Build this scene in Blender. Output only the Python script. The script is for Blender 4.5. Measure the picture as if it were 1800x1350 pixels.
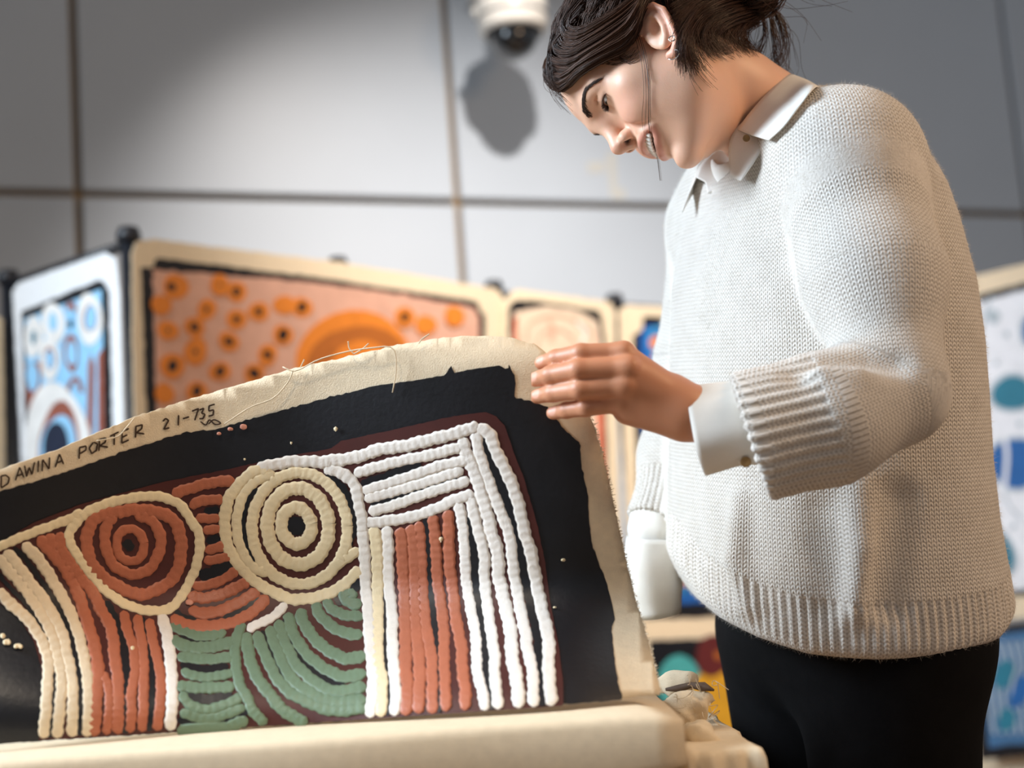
import bpy, math, random
import numpy as np
from mathutils import Vector, Matrix
from mathutils.geometry import delaunay_2d_cdt

for o in list(bpy.data.objects):
    bpy.data.objects.remove(o, do_unlink=True)
SC = bpy.context.scene
COL = SC.collection
rng = np.random.default_rng(7)
random.seed(7)

# ------------------------------------------------------------------ camera
FPX = 2500.0                      # focal length in pixels of the 1800x1350 frame
CAMZ = 0.95
PITCH, ROLL = math.radians(8.0), math.radians(4.2)
_f = np.array([0, math.cos(PITCH), math.sin(PITCH)])
_r0 = np.array([1.0, 0, 0]); _u0 = np.array([0, -math.sin(PITCH), math.cos(PITCH)])
_r = math.cos(ROLL) * _r0 - math.sin(ROLL) * _u0
_u = math.sin(ROLL) * _r0 + math.cos(ROLL) * _u0
MC = np.stack([_r, _f, _u], 1)    # view frame (right, forward, up) -> world
CAM = np.array([0, 0, CAMZ])
cd = bpy.data.cameras.new('camera'); cam = bpy.data.objects.new('camera', cd); COL.objects.link(cam)
cd.sensor_width = 36.0; cd.lens = 36.0 * FPX / 1800.0; cd.clip_start = 0.02; cd.clip_end = 60
cam.matrix_world = Matrix([[_r[0], _u[0], -_f[0], 0], [_r[1], _u[1], -_f[1], 0], [_r[2], _u[2], -_f[2], CAMZ], [0, 0, 0, 1]])
cd.dof.use_dof = True; cd.dof.focus_distance = 1.37; cd.dof.aperture_fstop = 2.9
SC.camera = cam
SC.view_settings.view_transform = 'Standard'; SC.view_settings.look = 'None'
SC.view_settings.gamma = 1.0; SC.view_settings.use_curve_mapping = False
SC.view_settings.exposure = 0.0

def W(c):                         # view frame -> world
    return np.asarray(c, float) @ MC.T + CAM
def U(px, py, d):                 # pixel + depth -> view frame
    return np.array([(px - 900) / FPX * d, d, (675 - py) / FPX * d])
def UW(px, py, d): return W(U(px, py, d))

# ------------------------------------------------------------------ world and lights
wd = bpy.data.worlds.new('world'); SC.world = wd; wd.use_nodes = True
bg = wd.node_tree.nodes['Background']; bg.inputs[0].default_value = (0.82, 0.85, 0.90, 1); bg.inputs[1].default_value = 0.23

def aim(o, target):
    o.rotation_euler = (Vector(target) - o.location).to_track_quat('-Z', 'Y').to_euler()
def area(name, loc, target, size, sizey, power, color):
    l = bpy.data.lights.new(name, 'AREA'); l.shape = 'RECTANGLE'; l.size = size; l.size_y = sizey; l.energy = power; l.color = color
    o = bpy.data.objects.new(name, l); COL.objects.link(o); o.location = loc; aim(o, target); return o
def spot(name, loc, target, power, color, ang, blend, rad=0.05):
    l = bpy.data.lights.new(name, 'SPOT'); l.energy = power; l.color = color; l.spot_size = math.radians(ang); l.spot_blend = blend; l.shadow_soft_size = rad
    o = bpy.data.objects.new(name, l); COL.objects.link(o); o.location = loc; aim(o, target); return o
area('window_light', (-2.4, 1.00, 2.40), (0.2, 1.5, 1.2), 1.2, 1.2, 60, (0.74, 0.87, 1.0)).data.spread = math.radians(110)
area('warm_fill_light', (1.9, 0.7, 2.4), (0.4, 1.6, 0.9), 0.7, 0.7, 26, (1.0, 0.66, 0.38))  # unseen warm fill from the right, added to warm the sweater's back
spot('track_spot_wall', (0.45, 1.7, 3.7), (0.0, 4.5, 1.1), 640, (1.0, 0.92, 0.85), 54, 1.0, 0.05)
spot('track_spot_rack', (-1.5, 0.9, 3.3), (-0.55, 3.1, 1.2), 80, (1.0, 0.86, 0.70), 52, 0.9, 0.08)
spot('fill_spot_right', (1.5, 1.5, 3.3), (1.35, 3.7, 1.2), 60, (1.0, 0.92, 0.84), 48, 0.9, 0.08)  # unseen spot added to brighten the white canvas on the right rack
spot('track_spot_table', (-0.6, 0.25, 2.7), (-0.4, 1.2, 0.85), 50, (1.0, 0.83, 0.64), 48, 0.9, 0.10)

# ------------------------------------------------------------------ helpers: materials
MATS = {}
def nd(nt, t, **kw):
    n = nt.nodes.new(t)
    for k, v in kw.items(): setattr(n, k, v)
    return n
def mat(name, color, rough=0.6, metal=0.0, var=0.0, scale=40.0, bump=0.0, bscale=None, spec=0.5, coat=0.0, sheen=0.0):
    if name in MATS: return MATS[name]
    m = bpy.data.materials.new(name); m.use_nodes = True; nt = m.node_tree
    b = nt.nodes['Principled BSDF']
    b.inputs['Base Color'].default_value = (*color, 1); b.inputs['Roughness'].default_value = rough; b.inputs['Metallic'].default_value = metal
    b.inputs['Specular IOR Level'].default_value = spec; b.inputs['Coat Weight'].default_value = coat
    if sheen: b.inputs['Sheen Weight'].default_value = sheen
    tc = nd(nt, 'ShaderNodeTexCoord')
    if var:
        n = nd(nt, 'ShaderNodeTexNoise'); n.inputs['Scale'].default_value = scale; n.inputs['Detail'].default_value = 5
        nt.links.new(tc.outputs['Object'], n.inputs['Vector'])
        r = nd(nt, 'ShaderNodeValToRGB')
        r.color_ramp.elements[0].position = 0.3; r.color_ramp.elements[1].position = 0.7
        r.color_ramp.elements[0].color = (*[max(0, c * (1 - var)) for c in color], 1)
        r.color_ramp.elements[1].color = (*[min(1, c * (1 + var)) for c in color], 1)
        nt.links.new(n.outputs['Fac'], r.inputs['Fac']); nt.links.new(r.outputs['Color'], b.inputs['Base Color'])
    if bump:
        n2 = nd(nt, 'ShaderNodeTexNoise'); n2.inputs['Scale'].default_value = bscale or scale; n2.inputs['Detail'].default_value = 4
        nt.links.new(tc.outputs['Object'], n2.inputs['Vector'])
        bp = nd(nt, 'ShaderNodeBump'); bp.inputs['Strength'].default_value = bump; bp.inputs['Distance'].default_value = 0.002
        nt.links.new(n2.outputs['Fac'], bp.inputs['Height']); nt.links.new(bp.outputs['Normal'], b.inputs['Normal'])
    MATS[name] = m; return m
def s2l(r, g, b):
    f = lambda c: (c / 255 / 12.92) if c / 255 <= 0.04045 else ((c / 255 + 0.055) / 1.055) ** 2.4
    return (f(r), f(g), f(b))

# ------------------------------------------------------------------ helpers: objects
def mesh(name, verts, faces, material=None, parent=None, smooth=True, attrs=None):
    me = bpy.data.meshes.new(name)
    if isinstance(faces, np.ndarray):
        v = np.asarray(verts, np.float32); nf, k = faces.shape
        me.vertices.add(len(v)); me.vertices.foreach_set('co', v.ravel())
        me.loops.add(nf * k); me.loops.foreach_set('vertex_index', faces.astype(np.int32).ravel())
        me.polygons.add(nf); me.polygons.foreach_set('loop_start', np.arange(0, nf * k, k, dtype=np.int32))
        me.update(calc_edges=True)
    else:
        me.from_pydata([tuple(map(float, p)) for p in verts], [], [tuple(map(int, f)) for f in faces]); me.update()
    if smooth: me.polygons.foreach_set('use_smooth', np.ones(len(me.polygons), bool))
    for k, (dt, val) in (attrs or {}).items():
        a = me.attributes.new(k, dt, 'POINT'); key = {'FLOAT': 'value', 'FLOAT_VECTOR': 'vector', 'FLOAT_COLOR': 'color'}[dt]
        a.data.foreach_set(key, np.asarray(val, np.float32).ravel())
    o = bpy.data.objects.new(name, me); COL.objects.link(o)
    if material: me.materials.append(material)
    if parent: o.parent = parent
    return o
def empty(name, loc=(0, 0, 0)):
    o = bpy.data.objects.new(name, None); COL.objects.link(o); o.location = [float(a) for a in loc]; o.empty_display_size = 0.05
    return o
def tag(o, label=None, cat=None, group=None, kind=None):
    if label: o['label'] = label
    if cat: o['category'] = cat
    if group: o['group'] = group
    if kind: o['kind'] = kind
    return o
def keep_parent(o, p):            # parent with the child's geometry left where it stands
    o.parent = p
    o.matrix_parent_inverse = Matrix.Translation(-p.location)
    return o
def thing(name, loc, label, cat, group=None):
    return tag(empty(name, loc), label, cat, group)
def part(name, v, f, m, p, smooth=True, attrs=None):
    o = mesh(name, v, f, m, None, smooth, attrs)
    if p is not None:
        o.parent = p
        if p.type == 'EMPTY': o.matrix_parent_inverse = Matrix.Translation(-p.location)
    return o

def box_vf(c, ax, ay, az):        # centre and three half-axis vectors
    c, ax, ay, az = map(lambda a: np.asarray(a, float), (c, ax, ay, az))
    v = [c + sx * ax + sy * ay + sz * az for sx in (-1, 1) for sy in (-1, 1) for sz in (-1, 1)]
    f = [(0, 1, 3, 2), (4, 6, 7, 5), (0, 4, 5, 1), (2, 3, 7, 6), (0, 2, 6, 4), (1, 5, 7, 3)]
    return np.array(v), f
def bevel(o, w, seg=2):
    m = o.modifiers.new('bevel', 'BEVEL'); m.width = w; m.segments = seg; return o
def solid(o, t, off=-1.0):
    m = o.modifiers.new('thickness', 'SOLIDIFY'); m.thickness = t; m.offset = off; return o
def catmull(P, n, closed=False):
    P = np.asarray(P, float)
    if closed: Q = np.vstack([P[-1], P, P[0], P[1]]); k = len(P)
    else: Q = np.vstack([2 * P[0] - P[1], P, 2 * P[-1] - P[-2]]); k = len(P) - 1
    out = []
    t = np.linspace(0, k, n, endpoint=not closed)
    i = np.minimum(t.astype(int), k - 1); u = (t - i)[:, None]
    a, b, c, d = Q[i], Q[i + 1], Q[i + 2], Q[i + 3]
    return 0.5 * (2 * b + (c - a) * u + (2 * a - 5 * b + 4 * c - d) * u ** 2 + (3 * b - a - 3 * c + d) * u ** 3)
def resample(P, step):
    P = np.asarray(P, float); D = np.r_[0, np.cumsum(np.linalg.norm(np.diff(P, axis=0), axis=1))]
    n = max(3, int(D[-1] / step) + 1); t = np.linspace(0, D[-1], n)
    return np.stack([np.interp(t, D, P[:, k]) for k in range(P.shape[1])], 1)
def frames(P):
    T = np.gradient(P, axis=0); T /= np.linalg.norm(T, axis=1, keepdims=True) + 1e-12
    N = np.zeros_like(P); n = np.cross(T[0], [0.13, 0.41, 0.9]); n /= np.linalg.norm(n)
    for i in range(len(P)):
        n = n - T[i] * (n @ T[i]); n /= np.linalg.norm(n) + 1e-12; N[i] = n
    return T, N, np.cross(T, N)
def tube_vf(P, r, seg=10, cap=True):
    P = np.asarray(P, float); n = len(P); r = np.broadcast_to(np.asarray(r, float), (n,))
    T, N, B = frames(P); a = np.arange(seg) * 2 * math.pi / seg
    V = P[:, None] + r[:, None, None] * (np.cos(a)[None, :, None] * N[:, None] + np.sin(a)[None, :, None] * B[:, None])
    V = V.reshape(-1, 3); F = []
    for i in range(n - 1):
        for j in range(seg):
            k = (j + 1) % seg; F.append((i * seg + j, i * seg + k, (i + 1) * seg + k, (i + 1) * seg + j))
    if cap: F.append(tuple(range(seg))[::-1]); F.append(tuple(range((n - 1) * seg, n * seg)))
    return V, F
def strands_vf(P, r, sides=3):    # P (S,n,3), r (S,n): many thin tubes in one go
    S, n, _ = P.shape
    T = np.gradient(P, axis=1); T /= np.linalg.norm(T, axis=2, keepdims=True) + 1e-9
    ref = np.array([0.31, 0.82, 0.48]); N = np.cross(T, ref); N /= np.linalg.norm(N, axis=2, keepdims=True) + 1e-9; B = np.cross(T, N)
    a = np.arange(sides) * 2 * math.pi / sides
    V = P[:, :, None] + r[:, :, None, None] * (np.cos(a)[:, None] * N[:, :, None] + np.sin(a)[:, None] * B[:, :, None])
    idx = np.arange(S * n * sides).reshape(S, n, sides)
    A = idx[:, :-1]; Bx = idx[:, 1:]
    F = np.stack([A, np.roll(A, -1, 2), np.roll(Bx, -1, 2), Bx], -1).reshape(-1, 4)
    return V.reshape(-1, 3), F
def loft_vf(curves):              # list of point rows of equal length
    C = np.array(curves, float); m, n = C.shape[:2]
    idx = np.arange(m * n).reshape(m, n)
    F = np.stack([idx[:-1, :-1], idx[:-1, 1:], idx[1:, 1:], idx[1:, :-1]], -1).reshape(-1, 4)
    return C.reshape(-1, 3), F
def revolve_vf(c, axis, prof, seg=32):   # prof: list of (radius, distance along axis)
    axis = np.asarray(axis, float); axis /= np.linalg.norm(axis)
    n = np.cross(axis, [0.2, 0.3, 0.93] if abs(axis[2]) < 0.9 else [1, 0, 0]); n /= np.linalg.norm(n); b = np.cross(axis, n)
    a = np.arange(seg) * 2 * math.pi / seg
    V = np.array([[np.asarray(c) + axis * h + r * (math.cos(t) * n + math.sin(t) * b) for t in a] for r, h in prof]).reshape(-1, 3)
    F = []
    for i in range(len(prof) - 1):
        for j in range(seg):
            k = (j + 1) % seg; F.append((i * seg + j, i * seg + k, (i + 1) * seg + k, (i + 1) * seg + j))
    return V, F

# ------------------------------------------------------------------ helpers: implicit surfaces
def smin(a, b, k):
    if k <= 0: return np.minimum(a, b)
    h = np.maximum(k - np.abs(a - b), 0) / k
    return np.minimum(a, b) - h * h * k * 0.25
def smax(a, b, k): return -smin(-a, -b, k)
def sph(P, c, r): return np.linalg.norm(P - np.asarray(c, np.float32), axis=1) - r
def ell(P, c, r):
    q = P - np.asarray(c, np.float32); r = np.asarray(r, np.float32)
    k0 = np.linalg.norm(q / r, axis=1); k1 = np.linalg.norm(q / (r * r), axis=1)
    return k0 * (k0 - 1) / (k1 + 1e-9)
def rcone(P, a, b, ra, rb):
    a = np.asarray(a, np.float32); b = np.asarray(b, np.float32); ba = b - a
    t = np.clip(((P - a) @ ba) / (ba @ ba), 0, 1)
    return np.linalg.norm(P - a - t[:, None] * ba, axis=1) - (ra + (rb - ra) * t)
def chain(P, pts, rs, k=0.0):
    d = None
    for i in range(len(pts) - 1):
        q = rcone(P, pts[i], pts[i + 1], rs[i], rs[i + 1]); d = q if d is None else smin(d, q, k)
    return d
def surface_nets(fn, lo, hi, h, K=6):
    lo = np.asarray(lo, float); hi = np.asarray(hi, float)
    nb = np.ceil((hi - lo) / (h * K)).astype(int); N = nb * K
    cb = [lo[i] + (np.arange(nb[i]) + 0.5) * K * h for i in range(3)]
    G = np.stack(np.meshgrid(*cb, indexing='ij'), -1).reshape(-1, 3).astype(np.float32)
    ph = fn(G); act = np.abs(ph) < (K * h * 0.87 * 1.5 + 2 * h)
    phi = np.repeat(np.repeat(np.repeat(ph.reshape(nb), K, 0), K, 1), K, 2).astype(np.float32)
    bi = np.argwhere(act.reshape(nb)); off = np.stack(np.meshgrid(*[np.arange(K)] * 3, indexing='ij'), -1).reshape(-1, 3)
    I = (bi[:, None] * K + off[None]).reshape(-1, 3)
    vals = np.empty(len(I), np.float32)
    for s in range(0, len(I), 400000):
        vals[s:s + 400000] = fn((lo + I[s:s + 400000] * h + 0.5 * h).astype(np.float32))
    phi[I[:, 0], I[:, 1], I[:, 2]] = vals
    phi[[0, -1]] = 1; phi[:, [0, -1]] = 1; phi[:, :, [0, -1]] = 1
    s = phi < 0
    sl = [slice(None, -1), slice(1, None)]
    cnt = sum(s[sl[a], sl[b], sl[c]].astype(np.int8) for a in (0, 1) for b in (0, 1) for c in (0, 1))
    cells = np.argwhere((cnt > 0) & (cnt < 8)); vid = -np.ones(cnt.shape, np.int32); vid[tuple(cells.T)] = np.arange(len(cells))
    acc = np.zeros((len(cells), 3)); num = np.zeros(len(cells))
    cor = [np.array((a, b, c)) for a in (0, 1) for b in (0, 1) for c in (0, 1)]
    for p in cor:
        for ax in range(3):
            if p[ax]: continue
            q = p.copy(); q[ax] = 1
            va = phi[tuple((cells + p).T)]; vb = phi[tuple((cells + q).T)]
            m = (va < 0) != (vb < 0); t = np.where(m, va / np.where(m, va - vb, 1), 0)
            pt = p + (q - p) * t[:, None]
            acc[m] += pt[m]; num[m] += 1
    V = lo + 0.5 * h + (cells + acc / num[:, None]) * h
    quads = []
    for ax in range(3):
        a1, a2 = [(1, 2), (2, 0), (0, 1)][ax]
        sa = [slice(1, -1)] * 3; sb = [slice(1, -1)] * 3
        sa[ax] = slice(0, -1); sb[ax] = slice(1, None)
        A = s[tuple(sa)]; Bq = s[tuple(sb)]
        e = np.argwhere(A != Bq)
        if not len(e): continue
        flip = A[tuple(e.T)]
        e = e + 1; e[:, ax] -= 1
        d1 = np.zeros(3, int); d1[a1] = 1; d2 = np.zeros(3, int); d2[a2] = 1
        g = lambda o: vid[tuple((e - o).T)]
        q = np.stack([g(d1 + d2), g(d2), g(0 * d1), g(d1)], 1)
        q[~flip] = q[~flip][:, ::-1]
        quads.append(q)
    Fq = np.vstack(quads); Fq = Fq[(Fq >= 0).all(1)]
    return V, Fq
def vnormals(V, F):
    n = np.cross(V[F[:, 2]] - V[F[:, 0]], V[F[:, 3]] - V[F[:, 1]]); out = np.zeros_like(V)
    for k in range(4): np.add.at(out, F[:, k], n)
    return out / (np.linalg.norm(out, axis=1, keepdims=True) + 1e-12)
def relax(V, F, it=2, w=0.5):
    for _ in range(it):
        acc = np.zeros_like(V); c = np.zeros(len(V))
        for k in range(4):
            a, b = F[:, k], F[:, (k + 1) % 4]
            np.add.at(acc, a, V[b]); np.add.at(c, a, 1)
            np.add.at(acc, b, V[a]); np.add.at(c, b, 1)
        V = V * (1 - w) + w * acc / np.maximum(c, 1)[:, None]
    return V
def sstep(x): x = np.clip(x, 0, 1); return x * x * (3 - 2 * x)

# ================================================================== SETTING
M_wall = mat('wall_panel_paint', s2l(188, 197, 207), 0.36, var=0.02, scale=3, spec=0.5)
M_joint = mat('wall_joint', s2l(150, 128, 100), 0.8)
M_floor = mat('floor_wood', s2l(150, 118, 84), 0.5, var=0.2, scale=9)
M_black = mat('rack_black', (0.012, 0.014, 0.02), 0.4, var=0.2, scale=60)
M_canvas = mat('raw_canvas', s2l(232, 214, 184), 0.85, var=0.05, scale=120, bump=0.35, bscale=900)
M_canvas_w = mat('white_canvas', s2l(236, 238, 240), 0.8, var=0.03, scale=100, bump=0.3, bscale=900)

P1, P2 = UW(137, 342, 4.115), UW(803, 357, 4.5)
wdir = P2 - P1; wdir[2] = 0; PW = np.linalg.norm(wdir); wdir /= PW
wn = np.array([wdir[1], -wdir[0], 0])          # towards the camera
JZ = 0.5 * (P1[2] + P2[2])
wall = part('wall_back', *box_vf(P1 + wdir * 1.2 + np.array([0, 0, 1.7 - P1[2]]) - wn * 0.05, wdir * 6, wn * 0.03, np.array([0, 0, 1.75])), M_joint, None, False)
tag(wall, kind='structure')
GAP = 0.011
pv, pf = box_vf((0, 0, 0), np.array([PW / 2 - GAP, 0, 0]), np.array([0, 0.016, 0]), np.array([0, 0, 1]) * (PW / 2 - GAP))
pm = None
JS = [-3 * PW, -2 * PW, -PW, 0, PW, PW + 1.095, PW + 2.19, PW + 3.28, PW + 4.37, PW + 5.46]
for i in range(9):
    for k in range(-2, 1 + 1):
        zc = JZ + (k + 0.5) * PW
        if zc > 3.4 or zc < -0.1: continue
        c = P1 + wdir * (JS[i] + JS[i + 1]) / 2; c[2] = zc; wsc = (JS[i + 1] - JS[i] - 2 * GAP) / (PW - 2 * GAP)
        if pm is None:
            o = part('wall_panel', pv, pf, M_wall, wall, False); bevel(o, 0.006, 2); pm = o.data
        else:
            o = bpy.data.objects.new('wall_panel', pm); COL.objects.link(o); o.parent = wall; bevel(o, 0.006, 2)
        o.location = c; o.rotation_euler = (0, 0, math.atan2(wdir[1], wdir[0])); o.scale = (wsc, 1, 1)
fl = part('floor', *box_vf((0.3, 2.2, -0.05), (5, 0, 0), (0, 5, 0), (0, 0, 0.05)), M_floor, None, False); tag(fl, kind='structure')

# thin pale patches on the wall panel
WPO = P1 - wn * 0.0
def ray_plane(px, py, p0, n, off=0.0):
    d = UW(px, py, 1.0) - CAM; t = ((p0 + n * off - CAM) @ n) / (d @ n); return CAM + d * t
M_patch = mat('pale_patch_mat', s2l(198, 198, 193), 0.6)
wf = P1 + wn * 0.0168
tape = thing('pale_patch', ray_plane(1070, 320, wf, wn), 'thin pale patches on the wall panel beside the collar', 'tape')
for q in ([(1032, 286), (1062, 284), (1064, 302), (1034, 304)], [(1066, 268), (1082, 268), (1084, 330), (1098, 332), (1100, 350), (1074, 348)]):
    pts = [ray_plane(x, y, P1, wn, 0.0168) for x, y in q]
    o = part('strip', pts, [tuple(range(len(q)))], M_patch, tape, False); solid(o, 0.001, 0)

# ------------------------------------------------------------------ dome camera
M_white = mat('housing_white', s2l(236, 232, 224), 0.35)
M_dome = mat('smoked_dome', (0.006, 0.007, 0.009), 0.06, spec=0.7, coat=1.0)
M_dark = mat('dark_trim', (0.02, 0.02, 0.022), 0.4)
dc = UW(903, 62, 4.25); zz = np.array([0, 0, 1.0])
cam_root = thing('dome_camera', dc, 'white security dome camera with smoked glass dome high on the wall', 'camera')
R0 = 0.072
prof = [(R0 * math.sin(a), -R0 * math.cos(a) * 1.05) for a in np.linspace(0.02, math.pi / 2, 14)]
part('dome', *revolve_vf(dc, zz, prof), M_dome, cam_root)
part('dome_ring', *revolve_vf(dc, zz, [(0.070, -0.004), (0.083, -0.004), (0.086, 0.004), (0.086, 0.014), (0.07, 0.014)]), M_dark, cam_root)
part('housing', *revolve_vf(dc, zz, [(0.07, 0.004), (0.094, 0.004), (0.104, 0.016), (0.107, 0.05), (0.105, 0.10), (0.092, 0.15), (0.06, 0.18), (0.03, 0.19), (0.03, 0.26), (0.0, 0.26)]), M_white, cam_root)
part('housing_band', *revolve_vf(dc, zz, [(0.106, 0.046), (0.1095, 0.048), (0.1095, 0.054), (0.106, 0.056)]), M_dark, cam_root)
arm_end = dc + wn * -0.22 + zz * 0.24
part('bracket_arm', *tube_vf(catmull([dc + zz * 0.24, dc + zz * 0.27 - wn * 0.08, arm_end + zz * 0.02, arm_end - wn * 0.1], 16), 0.026, 14), M_white, cam_root)
lug = dc + np.array([-0.118, 0.0, 0.075])
part('side_lug', *tube_vf([lug, lug + np.array([0.03, 0, 0.004])], [0.016, 0.02], 12), M_white, cam_root)

# ------------------------------------------------------------------ display racks
RT = dict(A=(15, 492, 3.12), B=(226, 418, 2.83), C=(868, 508, 3.60), D=(1080, 530, 3.86), E=(1335, 548, 4.15))
RP = {k: UW(*v) for k, v in RT.items()}
RZ = np.mean([p[2] for p in RP.values()])
rack = thing('display_rack', (RP['B'][0], RP['B'][1], 0), 'black metal display rack that the painted canvases hang from', 'rack')
def post(p, r=0.016):
    b = np.array([p[0], p[1], 0.0]); t = np.array([p[0], p[1], p[2]])
    part('post', *tube_vf([b, t], r, 10), M_black, rack)
    part('post_knob', *revolve_vf(t, zz, [(0.0, -0.012), (0.022, -0.01), (0.025, 0.004), (0.02, 0.02), (0.0, 0.024)], 14), M_black, rack)
    part('foot', *revolve_vf(b, zz, [(0, 0), (0.06, 0), (0.055, 0.012), (0.0, 0.016)], 16), M_black, rack)
for k in RP: post(RP[k])
for a, b in ('AB', 'BC', 'CD', 'DE'):
    part('rail', *tube_vf([RP[a] + zz * -0.012, RP[b] + zz * -0.012], 0.011, 8), M_black, rack)
    lo = zz * (RZ - 0.35)
    part('rail', *tube_vf([RP[a] - lo, RP[b] - lo], 0.011, 8), M_black, rack)
mid = UW(594, 466, 3.24); part('clip_knob', *revolve_vf(mid, zz, [(0, -0.016), (0.02, -0.01), (0.024, 0.004), (0.018, 0.018), (0, 0.022)], 14), M_black, rack)

class Plane:
    def __init__(s, a, b, off=0.02):
        a = np.array(a); b = np.array(b); d = b - a; d[2] = 0; s.u = d / np.linalg.norm(d)
        s.n = np.array([s.u[1], -s.u[0], 0]); s.p = a + s.n * off
    def at(s, x, y, off=0.0): return ray_plane(x, y, s.p, s.n, off)
def jag(poly, amp, step=9):
    P = np.asarray(poly, float); Q = resample(np.vstack([P, P[:1]]), step)[:-1]
    return Q + rng.normal(0, amp, Q.shape)
def flat(name, poly, pl, off, m, parent, amp=0.7, thick=0.0015):
    P = jag(poly, amp) if amp else np.asarray(poly, float)
    V2 = [Vector((x, y)) for x, y in P]; n = len(V2)
    r = delaunay_2d_cdt(V2, [(i, (i + 1) % n) for i in range(n)], [], 1, 1e-4)
    v = [pl.at(p.x, p.y, off) for p in r[0]]
    o = part(name, v, [tuple(f) for f in r[2]], m, parent, False); solid(o, thick, -1); return o
def blob(cx, cy, rx, ry, rot=0, n=26, wob=0.06):
    a = np.arange(n) * 2 * math.pi / n; k = 1 + wob * np.sin(2 * a + cx) + wob * 0.6 * np.sin(3 * a + cy)
    x, y = rx * k * np.cos(a), ry * k * np.sin(a); c, s = math.cos(rot), math.sin(rot)
    return np.stack([cx + c * x - s * y, cy + s * x + c * y], 1)
def ring_band(P, w):              # polygon band along a polyline
    P = resample(catmull(P, 40), 4); T = np.gradient(P, axis=0); T /= np.linalg.norm(T, axis=1, keepdims=True); N = np.stack([-T[:, 1], T[:, 0]], 1)
    return np.vstack([P + N * w / 2, (P - N * w / 2)[::-1]])
pc = lambda n, r, g, b, rough=0.55: mat('paint_' + n, s2l(r, g, b), rough, var=0.08, scale=30)
K_black = pc('black', 16, 16, 22, 0.4); K_blue = pc('pale_blue', 150, 205, 240); K_white = pc('white', 236, 234, 230); K_brown = pc('brown', 150, 84, 66)
K_navy = pc('navy', 26, 36, 58); K_salmon = pc('salmon', 216, 168, 146); K_orange = pc('orange', 226, 132, 42); K_ochre = pc('ochre', 178, 100, 34)
K_pale = pc('pale_pink', 226, 204, 180); K_rose = pc('rose', 222, 170, 146); K_dblue = pc('deep_blue', 24, 92, 170); K_cyan = pc('cyan', 60, 150, 200)
K_red = pc('dark_red', 96, 30, 30); K_teal = pc('teal', 74, 168, 168); K_yell = pc('yellow', 214, 158, 36); K_coral = pc('coral', 214, 104, 70)
K_sea = pc('sea_teal', 32, 116, 140); K_royal = pc('royal_blue', 20, 92, 160); K_grey = pc('grey_line', 176, 190, 198); K_steel = pc('steel_blue', 60, 104, 146); K_snow = pc('snow', 232, 236, 242); K_orangey = pc('orange_dot', 230, 130, 60)

# left painting with pale blue and white blobs
pA = Plane(RP['A'], RP['B'])
t = thing('hanging_canvas', pA.at(120, 1010), 'white bordered canvas with pale blue, brown and white round motifs on the left rack face', 'painting')
flat('canvas', [(24, 512), (36, 497), (188, 444), (206, 456), (213, 520), (226, 985), (52, 1010)], pA, 0.0, M_canvas_w, t, 0.5, 0.003)
flat('border_paint', [(38, 548), (178, 491), (192, 510), (203, 930), (52, 960)], pA, 0.003, K_black, t)
flat('ground_paint', [(45, 562), (180, 508), (187, 905), (56, 930)], pA, 0.005, K_blue, t)
def shapes(lst, pl, par, base=0.007, st=0.0012):
    for i, (nm, poly, m) in enumerate(lst): flat(nm, poly, pl, base + 0.0002 + 0.00006 * i, m, par, 0, 0.0004)
E_ = lambda x, y, rx, ry, m, r=0, nm='paint_patch': (nm, blob(x, y, rx, ry, r), m)
shapes([('paint_patch', np.array([(44, 640), (74, 635), (70, 690), (50, 735)]), K_brown), E_(57, 662, 11, 26, K_blue),
    ('paint_patch', np.array([(155, 640), (160, 622), (166, 640), (163, 800), (152, 800)]), K_brown), ('paint_patch', np.array([(172, 625), (182, 610), (184, 820), (172, 820)]), K_brown),
    ('paint_patch', ring_band([(118, 690), (126, 670), (136, 666), (144, 690)], 7), K_brown),
    E_(59, 592, 16, 38, K_white), E_(94, 568, 21, 36, K_white), E_(158, 561, 21, 48, K_white), E_(87, 631, 18, 36, K_white),
    E_(125, 540, 9, 9, K_brown), E_(124, 553, 7, 10, K_blue), E_(124, 570, 4.5, 7, K_navy),
    E_(125, 620, 13, 32, K_brown), E_(126, 621, 9, 22, K_blue), E_(159, 559, 12, 25, K_brown), E_(160, 559, 10, 22, K_blue),
    E_(93, 566, 8, 16, K_blue), E_(59, 593, 4, 13, K_sea), E_(88, 630, 9, 20, K_brown), E_(88, 632, 7, 16, K_blue),
    E_(101, 780, 57, 108, K_white, 0, 'arch_paint'), E_(104, 785, 37, 77, K_brown, 0, 'arch_paint'), E_(103, 790, 31, 62, K_blue, 0, 'arch_paint'), E_(99, 795, 24, 52, K_navy, 0, 'arch_paint')], pA, t)
# sliver at the far left
pZ = Plane(UW(-140, 500, 3.0), RP['A'])
t = thing('hanging_canvas', pZ.at(-60, 960), 'thin sliver of cream canvas at the far left edge of the photo', 'painting')
flat('canvas', [(-130, 520), (4, 560), (10, 950), (-120, 960)], pZ, 0.0, M_canvas, t, 0.5, 0.003)
flat('border_paint', [(-110, 560), (-12, 590), (-8, 900), (-100, 920)], pZ, 0.003, K_black, t)

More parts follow.
